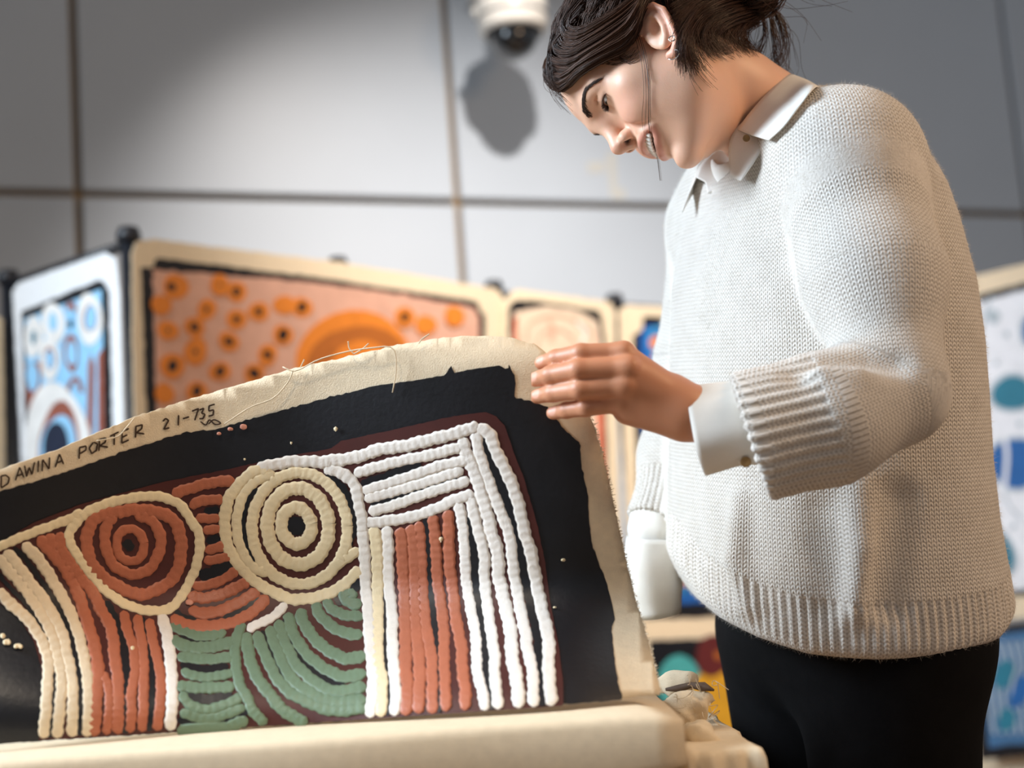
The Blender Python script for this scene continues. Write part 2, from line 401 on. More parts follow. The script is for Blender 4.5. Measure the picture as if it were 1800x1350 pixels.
# orange dotted painting
pB = Plane(RP['B'], RP['C'])
t = thing('hanging_canvas', pB.at(560, 1010), 'wide salmon canvas covered in orange spots with dark centres', 'painting')
flat('canvas', [(231, 446), (238, 424), (272, 421), (600, 462), (872, 509), (884, 524), (884, 960), (244, 1020), (232, 620)], pB, 0.0, M_canvas, t, 0.5, 0.003)
flat('border_paint', [(248, 471), (270, 470), (272, 453), (560, 488), (838, 530), (843, 548), (852, 550), (852, 900), (266, 960), (256, 700)], pB, 0.003, K_black, t)
flat('ground_paint', [(268, 474), (420, 486), (500, 492), (640, 508), (834, 541), (842, 560), (842, 880), (280, 930), (275, 700)], pB, 0.005, K_salmon, t, 1.0)
dots = [(260, 268, 1), (555, 290, 1), (420, 370, .5), (655, 380, .9), (770, 350, 0), (850, 360, 1.3), (365, 450, 1.1), (555, 415, .8), (245, 465, .35), (520, 515, 1.1), (765, 485, 1.6), (370, 560, .4), (695, 575, 1.1), (265, 625, 1.5), (480, 650, 1.3), (635, 660, 1.5), (375, 740, 1.4), (1315, 405, 1.1), (1410, 440, 0), (480, 260, .2), (215, 350, 0), (230, 750, 0), (1540, 400, 0)]
lst = [E_(628, 640, 108, 92, K_orange, 0, 'arch_paint'), E_(630, 645, 84, 78, K_ochre, 0, 'arch_paint'), E_(632, 650, 52, 52, K_orange, 0, 'arch_paint')]
for i, (x, y, s) in enumerate(dots):
    X, Y = 200 + x / 2.571, 400 + y / 2.571; big = 1.25 if i in (0, 11, 13) else 1
    lst.append(E_(X + (8 if i == 0 else 0), Y, 17 * big, 19 * big, K_orange, 0.3 * i, 'spot_paint'))
    if s: lst.append(E_(X, Y, 6.5 * s ** .5, 8.5 * s ** .7, K_black, (0.4 if i % 3 else -0.8), 'spot_centre'))
shapes(lst, pB, t, 0.007, 0.0004)

# pale swirled painting
pC = Plane(RP['C'], RP['D'], 0.03)
t = thing('hanging_canvas', pC.at(985, 1090), 'small cream canvas with pale pink swirls and black edge behind the hand', 'painting')
flat('canvas', [(884, 530), (905, 508), (1070, 531), (1080, 545), (1092, 1090), (892, 1100)], pC, 0.002, M_canvas, t, 0.5, 0.003)
flat('border_paint', [(893, 545), (905, 527), (950, 530), (1055, 547), (1061, 580), (1072, 1050), (900, 1060)], pC, 0.005, K_black, t)
flat('ground_paint', [(901, 575), (905, 548), (960, 538), (1010, 545), (1050, 565), (1056, 600), (1062, 1030), (908, 1035)], pC, 0.007, K_pale, t)
shapes([('swirl_paint', ring_band([(925, 600), (930, 570), (965, 555), (1005, 560), (1040, 585), (1046, 640)], 5), K_rose), ('swirl_paint', ring_band([(940, 615), (955, 585), (985, 580), (1010, 600), (1020, 640)], 4), K_rose), ('swirl_paint', ring_band([(965, 562), (972, 580), (968, 600)], 9), K_rose), ('swirl_paint', ring_band([(1015, 566), (1030, 585), (1020, 605)], 5), K_white),
        ('swirl_paint', np.array([(903, 560), (909, 556), (914, 700), (906, 700)]), K_coral), ('swirl_paint', np.array([(1048, 700), (1060, 700), (1066, 960), (1058, 960)]), K_coral)], pC, t, 0.009, 0.0006)
# blue painting
pD = Plane(RP['D'], RP['E'])
t = thing('hanging_canvas', pD.at(1200, 1130), 'deep blue canvas with orange dots hanging behind the far sleeve', 'painting')
flat('canvas', [(1087, 548), (1096, 537), (1200, 541), (1332, 553), (1338, 1125), (1128, 1132), (1100, 900)], pD, 0.002, M_canvas, t, 0.5, 0.003)
flat('border_paint', [(1112, 592), (1128, 580), (1131, 556), (1320, 570), (1322, 1082), (1134, 1088), (1120, 860)], pD, 0.005, K_black, t)
flat('ground_paint', [(1125, 600), (1134, 571), (1308, 584), (1310, 1058), (1146, 1062), (1130, 860)], pD, 0.007, K_dblue, t)
lst = [('line_paint', ring_band([(1138, 590), (1150, 578), (1180, 578), (1260, 590)], 6), K_cyan)]
for (x, y) in [(1152, 602), (1156, 632), (1160, 660), (1180, 640), (1200, 600), (1230, 615), (1150, 700), (1175, 720), (1160, 760), (1158, 800), (1200, 1018), (1214, 1008), (1188, 1002), (1235, 1030), (1260, 1010), (1180, 960), (1225, 960)]:
    lst += [E_(x, y, 14, 16, K_cyan, 0, 'dot_ring'), E_(x, y, 10, 12, K_orangey, 0, 'dot_paint')]
for k in range(12): lst.append(E_(1160 + 12 * k, 1043 - (k % 3) * 5, 4, 3, K_cyan, 0, 'dot_paint'))
shapes(lst, pD, t, 0.009, 0.0003)
# lower painting with red, teal and yellow
pD2 = Plane(RP['D'], RP['E'], 0.035)
t = thing('hanging_canvas', pD2.at(1250, 1335), 'low black canvas with dark red, teal and yellow rounds beside the trousers', 'painting')
flat('canvas', [(1128, 1112), (1345, 1106), (1352, 1330), (1140, 1340)], pD2, 0.002, M_canvas, t, 0.5, 0.003)
flat('border_paint', [(1140, 1126), (1340, 1120), (1344, 1298), (1150, 1304)], pD2, 0.005, K_black, t)
shapes([E_(1195, 1200, 38, 50, K_teal), E_(1262, 1240, 52, 62, K_yell), E_(1254, 1152, 32, 36, K_red), E_(1262, 1152, 7, 7, K_ochre), E_(1190, 1230, 12, 18, K_yell)], pD2, t, 0.007, 0.001)

# right-hand rack
RR = [UW(1560, 524, 4.08), UW(1930, 436, 3.60)]
rack2 = thing('display_rack', (RR[1][0], RR[1][1], 0), 'black display rack behind the back of the sweater', 'rack')
for p in RR:
    part('post', *tube_vf([np.array([p[0], p[1], 0]), p], 0.016, 10), M_black, rack2)
    part('foot', *revolve_vf(np.array([p[0], p[1], 0]), zz, [(0, 0), (0.06, 0), (0.055, 0.012), (0.0, 0.016)], 16), M_black, rack2)
part('rail', *tube_vf([RR[0] - zz * .012, RR[1] - zz * .012], 0.011, 8), M_black, rack2)
part('rail', *tube_vf([RR[0] - zz * .9, RR[1] - zz * .9], 0.011, 8), M_black, rack2)
pR = Plane(RR[0], RR[1])
t = thing('hanging_canvas', pR.at(1750, 1090), 'white canvas with teal and blue pebble shapes at the right edge', 'painting')
flat('canvas', [(1590, 516), (1680, 493), (1880, 446), (1890, 1078), (1600, 1102)], pR, 0.0, M_canvas, t, 0.4, 0.003)
flat('border_paint', [(1600, 552), (1686, 528), (1870, 478), (1878, 1040), (1608, 1062)], pR, 0.003, K_black, t)
flat('ground_paint', [(1608, 566), (1688, 540), (1862, 494), (1868, 1030), (1614, 1050)], pR, 0.005, K_snow, t)
lst = []
for x, y, rx, ry, m, r in [(1780, 691, 34, 31, K_sea, 0), (1786, 814, 44, 46, K_royal, 0), (1753, 968, 25, 44, K_sea, -0.35), (1713, 622, 13, 15, K_royal, 0), (1812, 580, 14, 24, K_royal, 0), (1850, 700, 20, 40, K_sea, 0), (1845, 930, 24, 40, K_royal, 0)]:
    lst += [E_(x, y, rx + 6, ry + 6, K_grey, r, 'pebble_outline'), E_(x, y, rx, ry, m, r, 'pebble_paint')]
lst += [('line_paint', ring_band([(1764, 760), (1770, 800), (1765, 860)], 8), K_snow), ('line_paint', ring_band([(1709, 608), (1712, 622), (1709, 636)], 5), K_snow), ('line_paint', ring_band([(1712, 640), (1730, 560), (1742, 520)], 4), K_grey), ('line_paint', ring_band([(1764, 860), (1775, 890), (1798, 915)], 3), K_grey), ('line_paint', ring_band([(1722, 950), (1745, 985), (1760, 1012)], 6), K_grey)]
for x, y, r in [(1746, 556, 12), (1715, 745, 9), (1709, 718, 5), (1752, 638, 4), (1792, 745, 5), (1782, 925, 5), (1704, 556, 5), (1770, 588, 5)]: lst.append(E_(x, y, r, r, K_grey, 0, 'speck_paint'))
shapes(lst, pR, t, 0.007, 0.0004)
pR2 = Plane(RR[0], RR[1], 0.04)
t = thing('hanging_canvas', pR2.at(1790, 1340), 'low steel blue patterned canvas with black edge at bottom right', 'painting')
flat('canvas', [(1712, 1104), (1870, 1088), (1880, 1320), (1724, 1336)], pR2, 0.002, K_black, t, 0.5, 0.004)
flat('ground_paint', [(1724, 1118), (1862, 1102), (1870, 1300), (1738, 1314)], pR2, 0.006, K_steel, t)
lst = []
for k in range(9):
    x = 1738 + 14 * k
    lst.append(('dash_paint', ring_band([(x, 1130 - k), (x + 8, 1170), (x - 2, 1215), (x + 10, 1290)], 4.5), K_grey))
lst += [E_(1765, 1185, 16, 26, K_sea, 0.4), E_(1795, 1215, 16, 30, K_royal, 0.4), E_(1770, 1265, 16, 20, K_sea, 0.2)]
shapes(lst, pR2, t, 0.008, 0.0005)
pR3 = Plane(RR[0], RR[1], -0.03)
t = thing('hanging_canvas', pR3.at(1760, 1400), 'plain tan canvas edge hanging behind the steel blue canvas', 'painting')
flat('canvas', [(1640, 1120), (1880, 1100), (1890, 1390), (1650, 1410)], pR3, 0.0, M_canvas, t, 0.5, 0.004)

# ================================================================== PILE OF CANVASES ON A TABLE
M_table = mat('table_top', s2l(120, 92, 64), 0.5, var=0.15, scale=14)
PZ = 0.846                         # top of the pile
tb = thing('work_table', (-0.31, 1.4, 0), 'wooden work table under the pile of canvases', 'table')
bevel(part('table_top', *box_vf((-0.31, 1.42, 0.695), (0.52, 0, 0), (0, 0.36, 0), (0, 0, 0.016)), M_table, tb, False), 0.004)
for sx in (-1, 1):
    for sy in (-1, 1):
        part('leg', *box_vf((-0.31 + sx * 0.47, 1.42 + sy * 0.30, 0.339), (0.022, 0, 0), (0, 0.022, 0), (0, 0, 0.339)), M_table, tb, False)
pile_lab = ['thick folded cream canvas on top of the pile with its edge nearest the camera', 'cream folded canvas second from the top of the pile', 'cream folded canvas third from the top of the pile', 'lowest cream folded canvas of the pile on the table']
x1 = UW(1196, 1250, 1.07)[0]
def slab(name, x0, xr, y0, yr, z0, z1, lab, seed):
    rg = np.random.default_rng(seed); nx, ny = 40, 22; hz = (z1 - z0) / 2
    V = []; F = []
    # closed profile across y (rounded front fold), swept along x with soft waviness
    pr = []; q = min(hz, .009)
    for a in np.linspace(-math.pi / 2, 0, 5): pr.append((y0 + q - q * math.cos(a), z0 + q + q * math.sin(a)))
    pr.append((y0 - .0025, (z0 + z1) / 2))
    for a in np.linspace(0, math.pi / 2, 5): pr.append((y0 + q - q * math.cos(a), z1 - q + q * math.sin(a)))
    for y in np.linspace(y0 + 0.05, yr, 10): pr.append((y, z1))
    for y in np.linspace(yr, y0 + 0.05, 10): pr.append((y, z0))
    m = len(pr); ph = rg.uniform(0, 6, 6)
    for i in range(nx + 1):
        t = i / nx; x = x0 + (xr - x0) * t
        dy = 0.003 * math.sin(7 * t + ph[0]) + 0.002 * math.sin(19 * t + ph[1]) + 0.006 * t * 0
        for (y, z) in pr:
            k = 1 - 0.25 * max(0, (t - 0.97) / 0.03)
            V.append((x + 0.004 * math.sin(40 * y + ph[3]) * (t > 0.95), y + dy, (z0 + z1) / 2 + (z - (z0 + z1) / 2) * k))
    for i in range(nx):
        for j in range(m):
            k = (j + 1) % m; F.append((i * m + j, i * m + k, (i + 1) * m + k, (i + 1) * m + j))
    F.append(tuple(range(m))[::-1]); F.append(tuple(range(nx * m, (nx + 1) * m)))
    o = part(name, V, F, M_canvas, None); tag(o, lab, 'canvas', 'canvases piled on the table'); return o
zt = PZ
for i, th in enumerate([0.050, 0.030, 0.027, 0.026]):
    slab('folded_canvas', -0.80 + 0.01 * i, x1 - [0, .006, -.004, .008, 0, .004][i], 1.112 - [0, .008, .002, .010, 0, .006][i], 1.70, zt - th + 0.002, zt - 0.001, pile_lab[i], 40 + i)
    zt -= th

# rumpled canvas ends beside the pile on the right
def crumple(name, pts, rad, lab, seed, frayed=True):
    rg = np.random.default_rng(seed)
    pts = [UW(*p) for p in pts]
    lo = np.min(pts, 0) - 0.06; hi = np.max(pts, 0) + 0.06
    f_ = rg.uniform(60, 150, (5, 3)); p_ = rg.uniform(0, 6, 5)
    def fn(P):
        d = chain(P, pts, rad, 0.012)
        for k in range(5): d = d + 0.0016 * np.abs(np.sin(P @ f_[k].astype(np.float32) + p_[k]))
        return d
    V, Fq = surface_nets(fn, lo, hi, 0.0028)
    o = part(name, relax(V, Fq, 1), Fq, M_canvas, None)
    tag(o, lab, 'canvas'); return o
for i, (za, zb) in enumerate([(.714, .758), (.760, .803)]):
    slab('folded_canvas', x1 + .012, x1 + .082 - .008 * i, 1.19 + .01 * i, 1.62, za, zb, ['lower short folded canvas at the right end of the pile', 'upper short folded canvas at the right end of the pile'][i], 60 + i)
crumple('rolled_canvas', [(1166, 1207, 1.40), (1190, 1202, 1.385), (1212, 1196, 1.37)], [0.014, 0.016, 0.014], 'rolled cream canvas end with torn edge poking out past the lifted painting', 3)
crumple('rolled_canvas', [(1178, 1262, 1.36), (1205, 1250, 1.33), (1240, 1232, 1.32)], [0.02, 0.022, 0.012], 'crumpled cream canvas end with dark painted rim and loose threads', 4)
crumple('rolled_canvas', [(1214, 1290, 1.27), (1232, 1294, 1.25), (1258, 1302, 1.24)], [0.014, 0.015, 0.010], 'frayed blurred canvas end at the right corner of the pile', 5)
M_dkedge = mat('dark_painted_rim', s2l(92, 72, 56), 0.7)
o = part('painted_rim', *tube_vf(W(np.array([U(1170, 1212, 1.355), U(1195, 1210, 1.352), U(1215, 1204, 1.345), U(1236, 1207, 1.325), U(1254, 1213, 1.31)])), [0.0015, 0.004, 0.0028, 0.0046, 0.0012], 8), M_dkedge, None)
o.parent = [x for x in bpy.data.objects if x.get('label', '').startswith('crumpled cream')][0]
M_thread = mat('cotton_thread', s2l(226, 208, 178), 0.8)
TH = []
for k in range(26):
    x, y = rng.uniform(1168, 1262), rng.uniform(1185, 1300); a = U(x, y, 1.325 - 0.03 * rng.random())
    TH.append(W(catmull([a, a + rng.normal(0, .003, 3), a + rng.normal(0, .004, 3) + [0.002, 0, -.004], a + rng.normal(0, .005, 3) + [0.003, 0, -.009]], 10)))
v, f = strands_vf(np.array(TH), np.full((len(TH), 10), 0.0004)); o = part('loose_threads', v, f, M_thread, bpy.data.objects['rolled_canvas.001']); o['kind'] = 'stuff'

# ================================================================== THE LIFTED PAINTING
def DC(px, py):                    # distance of the sheet in the view frame
    px = np.asarray(px, float); py = np.asarray(py, float)
    d = 1.278 + 0.050 * sstep((960 - px) / 480) - 0.085 * sstep((380 - px) / 460)
    d = d - (0.125 - 0.05 * sstep((380 - px) / 460)) * sstep((py - 1010) / 270)
    d = d + 0.020 * sstep((px - 985) / 190) + 0.004 * np.sin(px / 90.0) * np.sin(py / 130.0)
    top = 826 - 0.31 * px + 0.00004 * px * px
    d = d + 0.018 * sstep((640 - py) / 60) * sstep((px - 650) / 200)
    return d
def CV(px, py, e=0.0):
    d = DC(px, py) - e
    return W(np.stack([(px - 900) / FPX * d, d, (675 - py) / FPX * d], -1))
def sheet(name, poly, e, m, parent, amp=0.8, step=10, grid=26, thick=0.0):
    P = np.asarray(poly, float)
    Q = resample(np.vstack([P, P[:1]]), step)[:-1]
    if amp: Q = Q + rng.normal(0, amp, Q.shape)
    n = len(Q); x0, y0 = Q.min(0); xM, yM = Q.max(0)
    gx, gy = np.meshgrid(np.arange(x0 + 5, xM, grid), np.arange(y0 + 5, yM, grid)); G = np.stack([gx.ravel(), gy.ravel()], 1)
    x, y = G.T; ins = np.zeros(len(G), bool)
    for i in range(n):
        a, b = Q[i], Q[(i + 1) % n]; c = ((a[1] > y) != (b[1] > y)) & (x < (b[0] - a[0]) * (y - a[1]) / (b[1] - a[1] + 1e-12) + a[0]); ins ^= c
    allp = [Vector((float(a), float(b))) for a, b in np.vstack([Q, G[ins]])]
    r = delaunay_2d_cdt(allp, [(i, (i + 1) % n) for i in range(n)], [], 1, 1e-3)
    A = np.array([(p.x, p.y) for p in r[0]]); V = CV(A[:, 0], A[:, 1], e)
    o = part(name, V, [tuple(f) for f in r[2]], m, parent, True)
    if thick: solid(o, thick, 0)
    return o
KP = lambda n, r, g, b, rough=0.42: mat('acrylic_' + n, s2l(r, g, b), rough + .1, var=0.06, scale=90, bump=0.25, bscale=260, spec=0.35)
A_black = mat('acrylic_black', s2l(20, 20, 25), 0.42, var=0.25, scale=25, bump=0.15, bscale=200)
A_maroon = mat('acrylic_maroon', s2l(74, 28, 22), 0.5, var=0.12, scale=40)
A_white = KP('white', 240, 234, 226); A_cream = KP('cream', 238, 220, 182); A_terra = KP('terracotta', 182, 108, 80, 0.34); A_green = KP('sage_green', 112, 134, 110, 0.34); A_beige = KP('beige', 232, 214, 184)
A_ink = mat('marker_ink', s2l(58, 40, 26), 0.7)
pt = thing('lifted_painting', CV(600.0, 1262.0), 'large canvas painted with terracotta and white concentric circles lifted by the corner', 'painting')
out = [(-70, 852), (0, 825), (112, 786), (230, 735), (325, 704), (400, 682), (500, 652), (600, 629), (700, 606), (780, 594), (850, 590), (900, 594), (945, 608), (975, 632), (1005, 668), (1026, 705), (1046, 755), (1060, 800), (1073, 860), (1086, 920), (1099, 980), (1113, 1040), (1131, 1100), (1148, 1160), (1158, 1205), (1163, 1220), (700, 1259), (300, 1286), (-70, 1310)]
sheet('canvas', out, 0.0, M_canvas, pt, 0.7, 8, 22, 0.0012)
strip = [(-70, 892), (0, 864), (100, 835), (207, 797), (325, 760), (380, 754), (450, 734), (565, 702), (650, 680), (780, 660), (793, 643), (800, 655), (845, 646), (878, 642), (892, 650), (896, 638), (899, 652), (905, 658), (906, 700), (930, 704), (964, 715), (989, 752), (1020, 778), (1022, 819), (1034, 871), (1036, 923), (1041, 959), (1067, 1026), (1082, 1088), (1075, 1099), (1080, 1156), (1088, 1208), (1095, 1230), (700, 1261), (300, 1288), (-70, 1312)]
sheet('border_paint', strip, 0.0013, A_black, pt, 0.7, 7, 22)
mar = [(-12, 962), (60, 918), (144, 886), (279, 849), (413, 822), (502, 802), (580, 789), (600, 775), (711, 751), (800, 731), (855, 724), (874, 733), (888, 750), (902, 792), (922, 844), (944, 920), (958, 987), (967, 1058), (982, 1135), (990, 1202), (990, 1241), (600, 1267), (200, 1294), (68, 1302), (76, 1240), (72, 1170), (60, 1128), (36, 1090), (-12, 1050)]
sheet('ground_paint', mar, 0.0022, A_maroon, pt, 0.3, 7, 20)

def ribbon_px(P, w, e, m, name, hgt, beads, seed, sub=3.5, taper=True):
    rg = np.random.default_rng(seed)
    P = resample(catmull(P, max(20, len(P) * 12)), sub); P = P[P[:, 1] < 1306 - 0.0667 * P[:, 0]]; n = len(P)
    if n < 3: return None
    T = np.gradient(P, axis=0); T /= np.linalg.norm(T, axis=1, keepdims=True) + 1e-9; N = np.stack([-T[:, 1], T[:, 0]], 1)
    s = np.arange(n) * sub
    per = rg.uniform(11, 15)
    wl = 1 + beads * (0.55 * np.sin(2 * math.pi * s / per + rg.uniform(0, 6)) + 0.5 * np.sin(2 * math.pi * s / (per * 2.3) + rg.uniform(0, 6)))
    wr = 1 + beads * (0.55 * np.sin(2 * math.pi * s / (per * 1.1) + rg.uniform(0, 6)) + 0.5 * np.sin(2 * math.pi * s / (per * 2.9) + rg.uniform(0, 6)))
    end = np.minimum(1, np.sqrt(np.maximum(1 - (1 - np.minimum(np.minimum(s, s[-1] - s) / (w * 0.5), 1)) ** 2, 0.02))) if taper else np.ones(n)
    a = np.linspace(0, math.pi, 7) if hgt else np.array([0, math.pi])
    V = []
    hb = 1 + beads * 1.3 * np.sin(2 * math.pi * s / per + 1.0)
    for k, t in enumerate(a):
        c = math.cos(t); off = np.where(c >= 0, wl, wr) * w * 0.5 * c * end
        Q = P + N * off[:, None]; ee = e + hgt * math.sin(t) ** 0.45 * hb * end if hgt else e
        V.append(CV(Q[:, 0], Q[:, 1], ee))
    V, F = loft_vf(V)
    return part(name, V, F, m, pt)
SEED = [100]
def rope(pts, w, m, closed=False, name='paint_stroke'):
    SEED[0] += 1
    P = np.asarray(pts, float)
    if closed: P = np.vstack([P, P[:1]]) ; P = np.vstack([catmull(P[:-1], 60, True), P[:1] * 0 + catmull(P[:-1], 60, True)[:1]])
    return ribbon_px(P, w * 1.16, 0.0024, m, name, 0.0011, 0.15, SEED[0], taper=not closed)
def strip_flat(pts, w, m=None):
    SEED[0] += 1
    return ribbon_px(np.asarray(pts, float), w, 0.0030, m or A_black, 'ground_stroke', 0.0, 0.22, SEED[0])
def midline(a, b, t0=0.0, t1=1.0, n=24):
    A = resample(catmull(a, 60), 2); B = resample(catmull(b, 60), 2)
    A = A[np.linspace(0, len(A) - 1, n).astype(int)]; B = B[np.linspace(0, len(B) - 1, n).astype(int)]
    M = (A + B) / 2; return M[int(t0 * n):max(int(t1 * n), int(t0 * n) + 3)]
def ering(cx, cy, rx, ry, rot=0.0):
    a = np.arange(16) * 2 * math.pi / 16; c, s = math.cos(rot), math.sin(rot)
    return [(cx + c * rx * math.cos(t) - s * ry * math.sin(t), cy + s * rx * math.cos(t) + c * ry * math.sin(t)) for t in a]
s1 = [(-4, 1036), (20, 1063), (43, 1082), (63, 1107), (77, 1133), (85, 1163), (84, 1197), (82, 1230), (80, 1263), (72, 1322)]
s2 = [(-4, 976), (13, 1000), (37, 1027), (60, 1060), (77, 1087), (90, 1113), (98, 1140), (105, 1173), (108, 1200), (105, 1240), (102, 1273), (97, 1322)]
s3 = [(8, 968), (30, 992), (50, 1020), (77, 1053), (97, 1087), (110, 1113), (117, 1147), (125, 1180), (128, 1213), (128, 1253), (126, 1320)]
s4 = [(40, 955), (63, 977), (80, 1000), (100, 1033), (117, 1063), (130, 1093), (140, 1123), (148, 1160), (153, 1190), (155, 1223), (155, 1257), (151, 1316)]
for a, b, w in ((s1, s2, 8), (s3, s4, 9)): strip_flat(midline(a, b), w)
strip_flat([(6, 1000), (30, 1025), (60, 1075)], 10)
for s in (s1, s2, s3, s4): rope(s, 18, A_beige)
t1 = [(67, 943), (87, 967), (110, 993), (130, 1027), (143, 1060), (153, 1093), (163, 1123), (170, 1157), (173, 1187), (170, 1213), (168, 1247), (164, 1312)]
t2 = [(108, 935), (105, 960), (123, 990), (143, 1017), (163, 1040), (177, 1070), (193, 1097), (200, 1127), (202, 1157), (207, 1187), (208, 1217), (208, 1253), (206, 1312)]
t4 = [(217, 1073), (223, 1107), (233, 1133), (237, 1163), (236, 1190), (230, 1220), (231, 1253), (226, 1306)]
t5 = [(240, 1080), (247, 1113), (252, 1147), (253, 1180), (252, 1213), (252, 1247), (248, 1304)]
t6 = [(262, 1087), (267, 1120), (275, 1153), (282, 1187), (283, 1213), (280, 1247), (273, 1302)]
strip_flat([(186, 1056), (203, 1090), (216, 1130), (221, 1170), (222, 1220), (220, 1290)], 15); strip_flat(midline(t5, t6), 9)
for s, w in ((t1, 19), (t2, 19), ([(84, 938), (92, 955), (104, 968)], 20), ([(180, 1180), (190, 1207), (192, 1240), (188, 1280), (186, 1310)], 14), (t4, 16), (t5, 16), (t6, 16)): rope(s, w, A_terra)
rope([(283, 1077), (293, 1113), (300, 1163), (302, 1200), (302, 1240), (297, 1302)], 18, A_white)
# left circle
strip_flat([(222, 948), (226, 958), (232, 968)], 20)
rope(ering(229, 958, 24, 29, -0.15), 14, A_terra, True)
rope([(206, 908), (190, 918), (184, 945), (190, 975), (205, 998), (235, 1010), (262, 1000), (278, 975), (283, 950), (275, 925), (258, 910), (236, 906)], 17, A_terra)
rope([(207, 900), (170, 910), (153, 940), (157, 980), (177, 1010), (207, 1030), (247, 1045), (287, 1030), (310, 1007), (318, 973), (317, 943), (307, 917), (283, 902), (240, 896)], 19, A_terra, True)
rope([(144, 908), (175, 890), (212, 879), (270, 872), (313, 885), (337, 917), (351, 945), (344, 998), (313, 1056), (284, 1073), (236, 1068), (193, 1044), (159, 1008), (135, 974), (121, 942)], 15, A_cream, True)
rope([(-8, 964), (40, 943), (85, 926), (122, 912), (146, 898)], 14, A_cream)
# terracotta bars between the circles
for a, w in (([(358, 898), (386, 896)], 12), ([(362, 952), (388, 946)], 15), ([(350, 1014), (380, 1004), (410, 992)], 22), ([(308, 1073), (322, 1084), (345, 1090)], 10), ([(392, 1086), (424, 1073), (456, 1050)], 9)): strip_flat(a, w)
for s, w in (([(302, 869), (336, 858), (369, 849), (413, 844)], 17), ([(333, 891), (356, 880), (393, 878)], 16), ([(344, 911), (387, 911)], 15), ([(356, 933), (389, 929)], 14), ([(360, 969), (396, 958)], 16), ([(358, 987), (407, 978)], 15), ([(338, 1031), (369, 1027), (396, 1016), (418, 1000)], 16), ([(329, 1047), (358, 1051), (391, 1044), (418, 1031), (438, 1020)], 18), ([(331, 1071), (358, 1078), (387, 1073), (418, 1060), (456, 1038)], 18), ([(300, 1084), (324, 1096), (358, 1100), (391, 1098), (424, 1087), (451, 1069), (471, 1047)], 18)): rope(s, w, A_terra)
# green panel
for a, w in (([(316, 1116), (345, 1128), (370, 1130)], 6), ([(316, 1168), (345, 1175), (375, 1175), (402, 1170)], 14), ([(324, 1216), (345, 1226), (372, 1228), (408, 1218)], 16), ([(312, 1264), (340, 1274), (372, 1280)], 14), ([(382, 1276), (405, 1265), (436, 1250)], 9), ([(460, 1108), (476, 1146), (492, 1180), (508, 1200)], 9), ([(500, 1086), (512, 1130), (545, 1170), (580, 1195), (606, 1204)], 13), ([(588, 1050), (600, 1064)], 10), ([(622, 1012), (626, 1040)], 16)): strip_flat(a, w)
G_ = [([(300, 1096), (329, 1111), (358, 1118), (398, 1111)], 15), ([(300, 1120), (320, 1133), (353, 1138), (391, 1133), (413, 1124)], 17), ([(311, 1153), (347, 1158), (380, 1158), (413, 1153)], 15), ([(318, 1178), (347, 1189), (376, 1189), (411, 1182)], 14), ([(309, 1204), (342, 1209), (373, 1209), (413, 1207)], 16), ([(318, 1216), (333, 1238), (358, 1247), (387, 1242), (427, 1224)], 15), ([(316, 1251), (342, 1260), (369, 1264), (404, 1253), (431, 1242)], 15), ([(311, 1282), (347, 1290), (387, 1282), (436, 1264)], 17),
      ([(427, 1093), (418, 1116), (413, 1144), (416, 1178), (422, 1204), (436, 1229), (444, 1249), (462, 1267), (482, 1284)], 15),
      ([(433, 1111), (436, 1142), (444, 1173), (458, 1200), (476, 1222), (491, 1242), (516, 1260), (542, 1270), (573, 1269), (640, 1266)], 17), ([(451, 1109), (458, 1131), (469, 1156), (480, 1180), (493, 1200), (511, 1218), (536, 1231), (569, 1245), (602, 1249), (644, 1243)], 17), ([(473, 1100), (480, 1124), (491, 1151), (502, 1176), (516, 1196), (536, 1211), (564, 1227), (596, 1234), (644, 1229)], 17), ([(489, 1089), (496, 1116), (507, 1142), (520, 1167), (542, 1189), (567, 1207), (596, 1215), (644, 1206)], 17), ([(507, 1076), (511, 1104), (524, 1129), (540, 1151), (564, 1171), (587, 1184), (609, 1190), (644, 1182)], 17), ([(527, 1069), (533, 1093), (549, 1118), (567, 1136), (591, 1151), (613, 1158), (644, 1151)], 17), ([(553, 1058), (562, 1080), (582, 1100), (609, 1113), (638, 1116)], 16), ([(571, 1051), (582, 1069), (602, 1080), (627, 1083), (638, 1080)], 15), ([(609, 1033), (606, 1049), (618, 1060), (636, 1062)], 18), ([(613, 1034), (624, 1054)], 14)]
for s, w in G_: rope(s, w * 1.1, A_green)
rope([(504, 1060), (480, 1084), (453, 1097), (434, 1108)], 14, A_white)
# right circle
strip_flat([(516, 908), (521, 924), (528, 940)], 32)
for a, w in (([(572, 836), (600, 856), (616, 890), (620, 930), (610, 965)], 14), ([(452, 858), (434, 885), (428, 920), (434, 960), (452, 988)], 8)): strip_flat(a, w)
rope(ering(521, 924, 26, 32, -0.15), 20, A_cream, True)
rope(ering(524, 925, 54, 67, -0.08), 21, A_cream, True)
rope(ering(527, 929, 84, 98, -0.05), 18, A_cream, True)
rope([(484, 831), (446, 848), (427, 873), (418, 904), (417, 936), (427, 971), (444, 996), (474, 1010)], 16, A_cream)
rope([(480, 828), (449, 828), (424, 848), (404, 873), (396, 904), (396, 936), (404, 969), (424, 998), (451, 1024), (480, 1040), (513, 1053), (547, 1051), (580, 1042), (609, 1024), (634, 998)], 18, A_cream)
rope([(450, 824), (491, 815), (520, 811), (558, 812), (585, 816)], 18, A_white)
rope([(631, 964), (611, 980), (587, 996)], 16, A_cream)
rope([(569, 822), (602, 833), (624, 853), (629, 880), (636, 913), (638, 940)], 18, A_white)
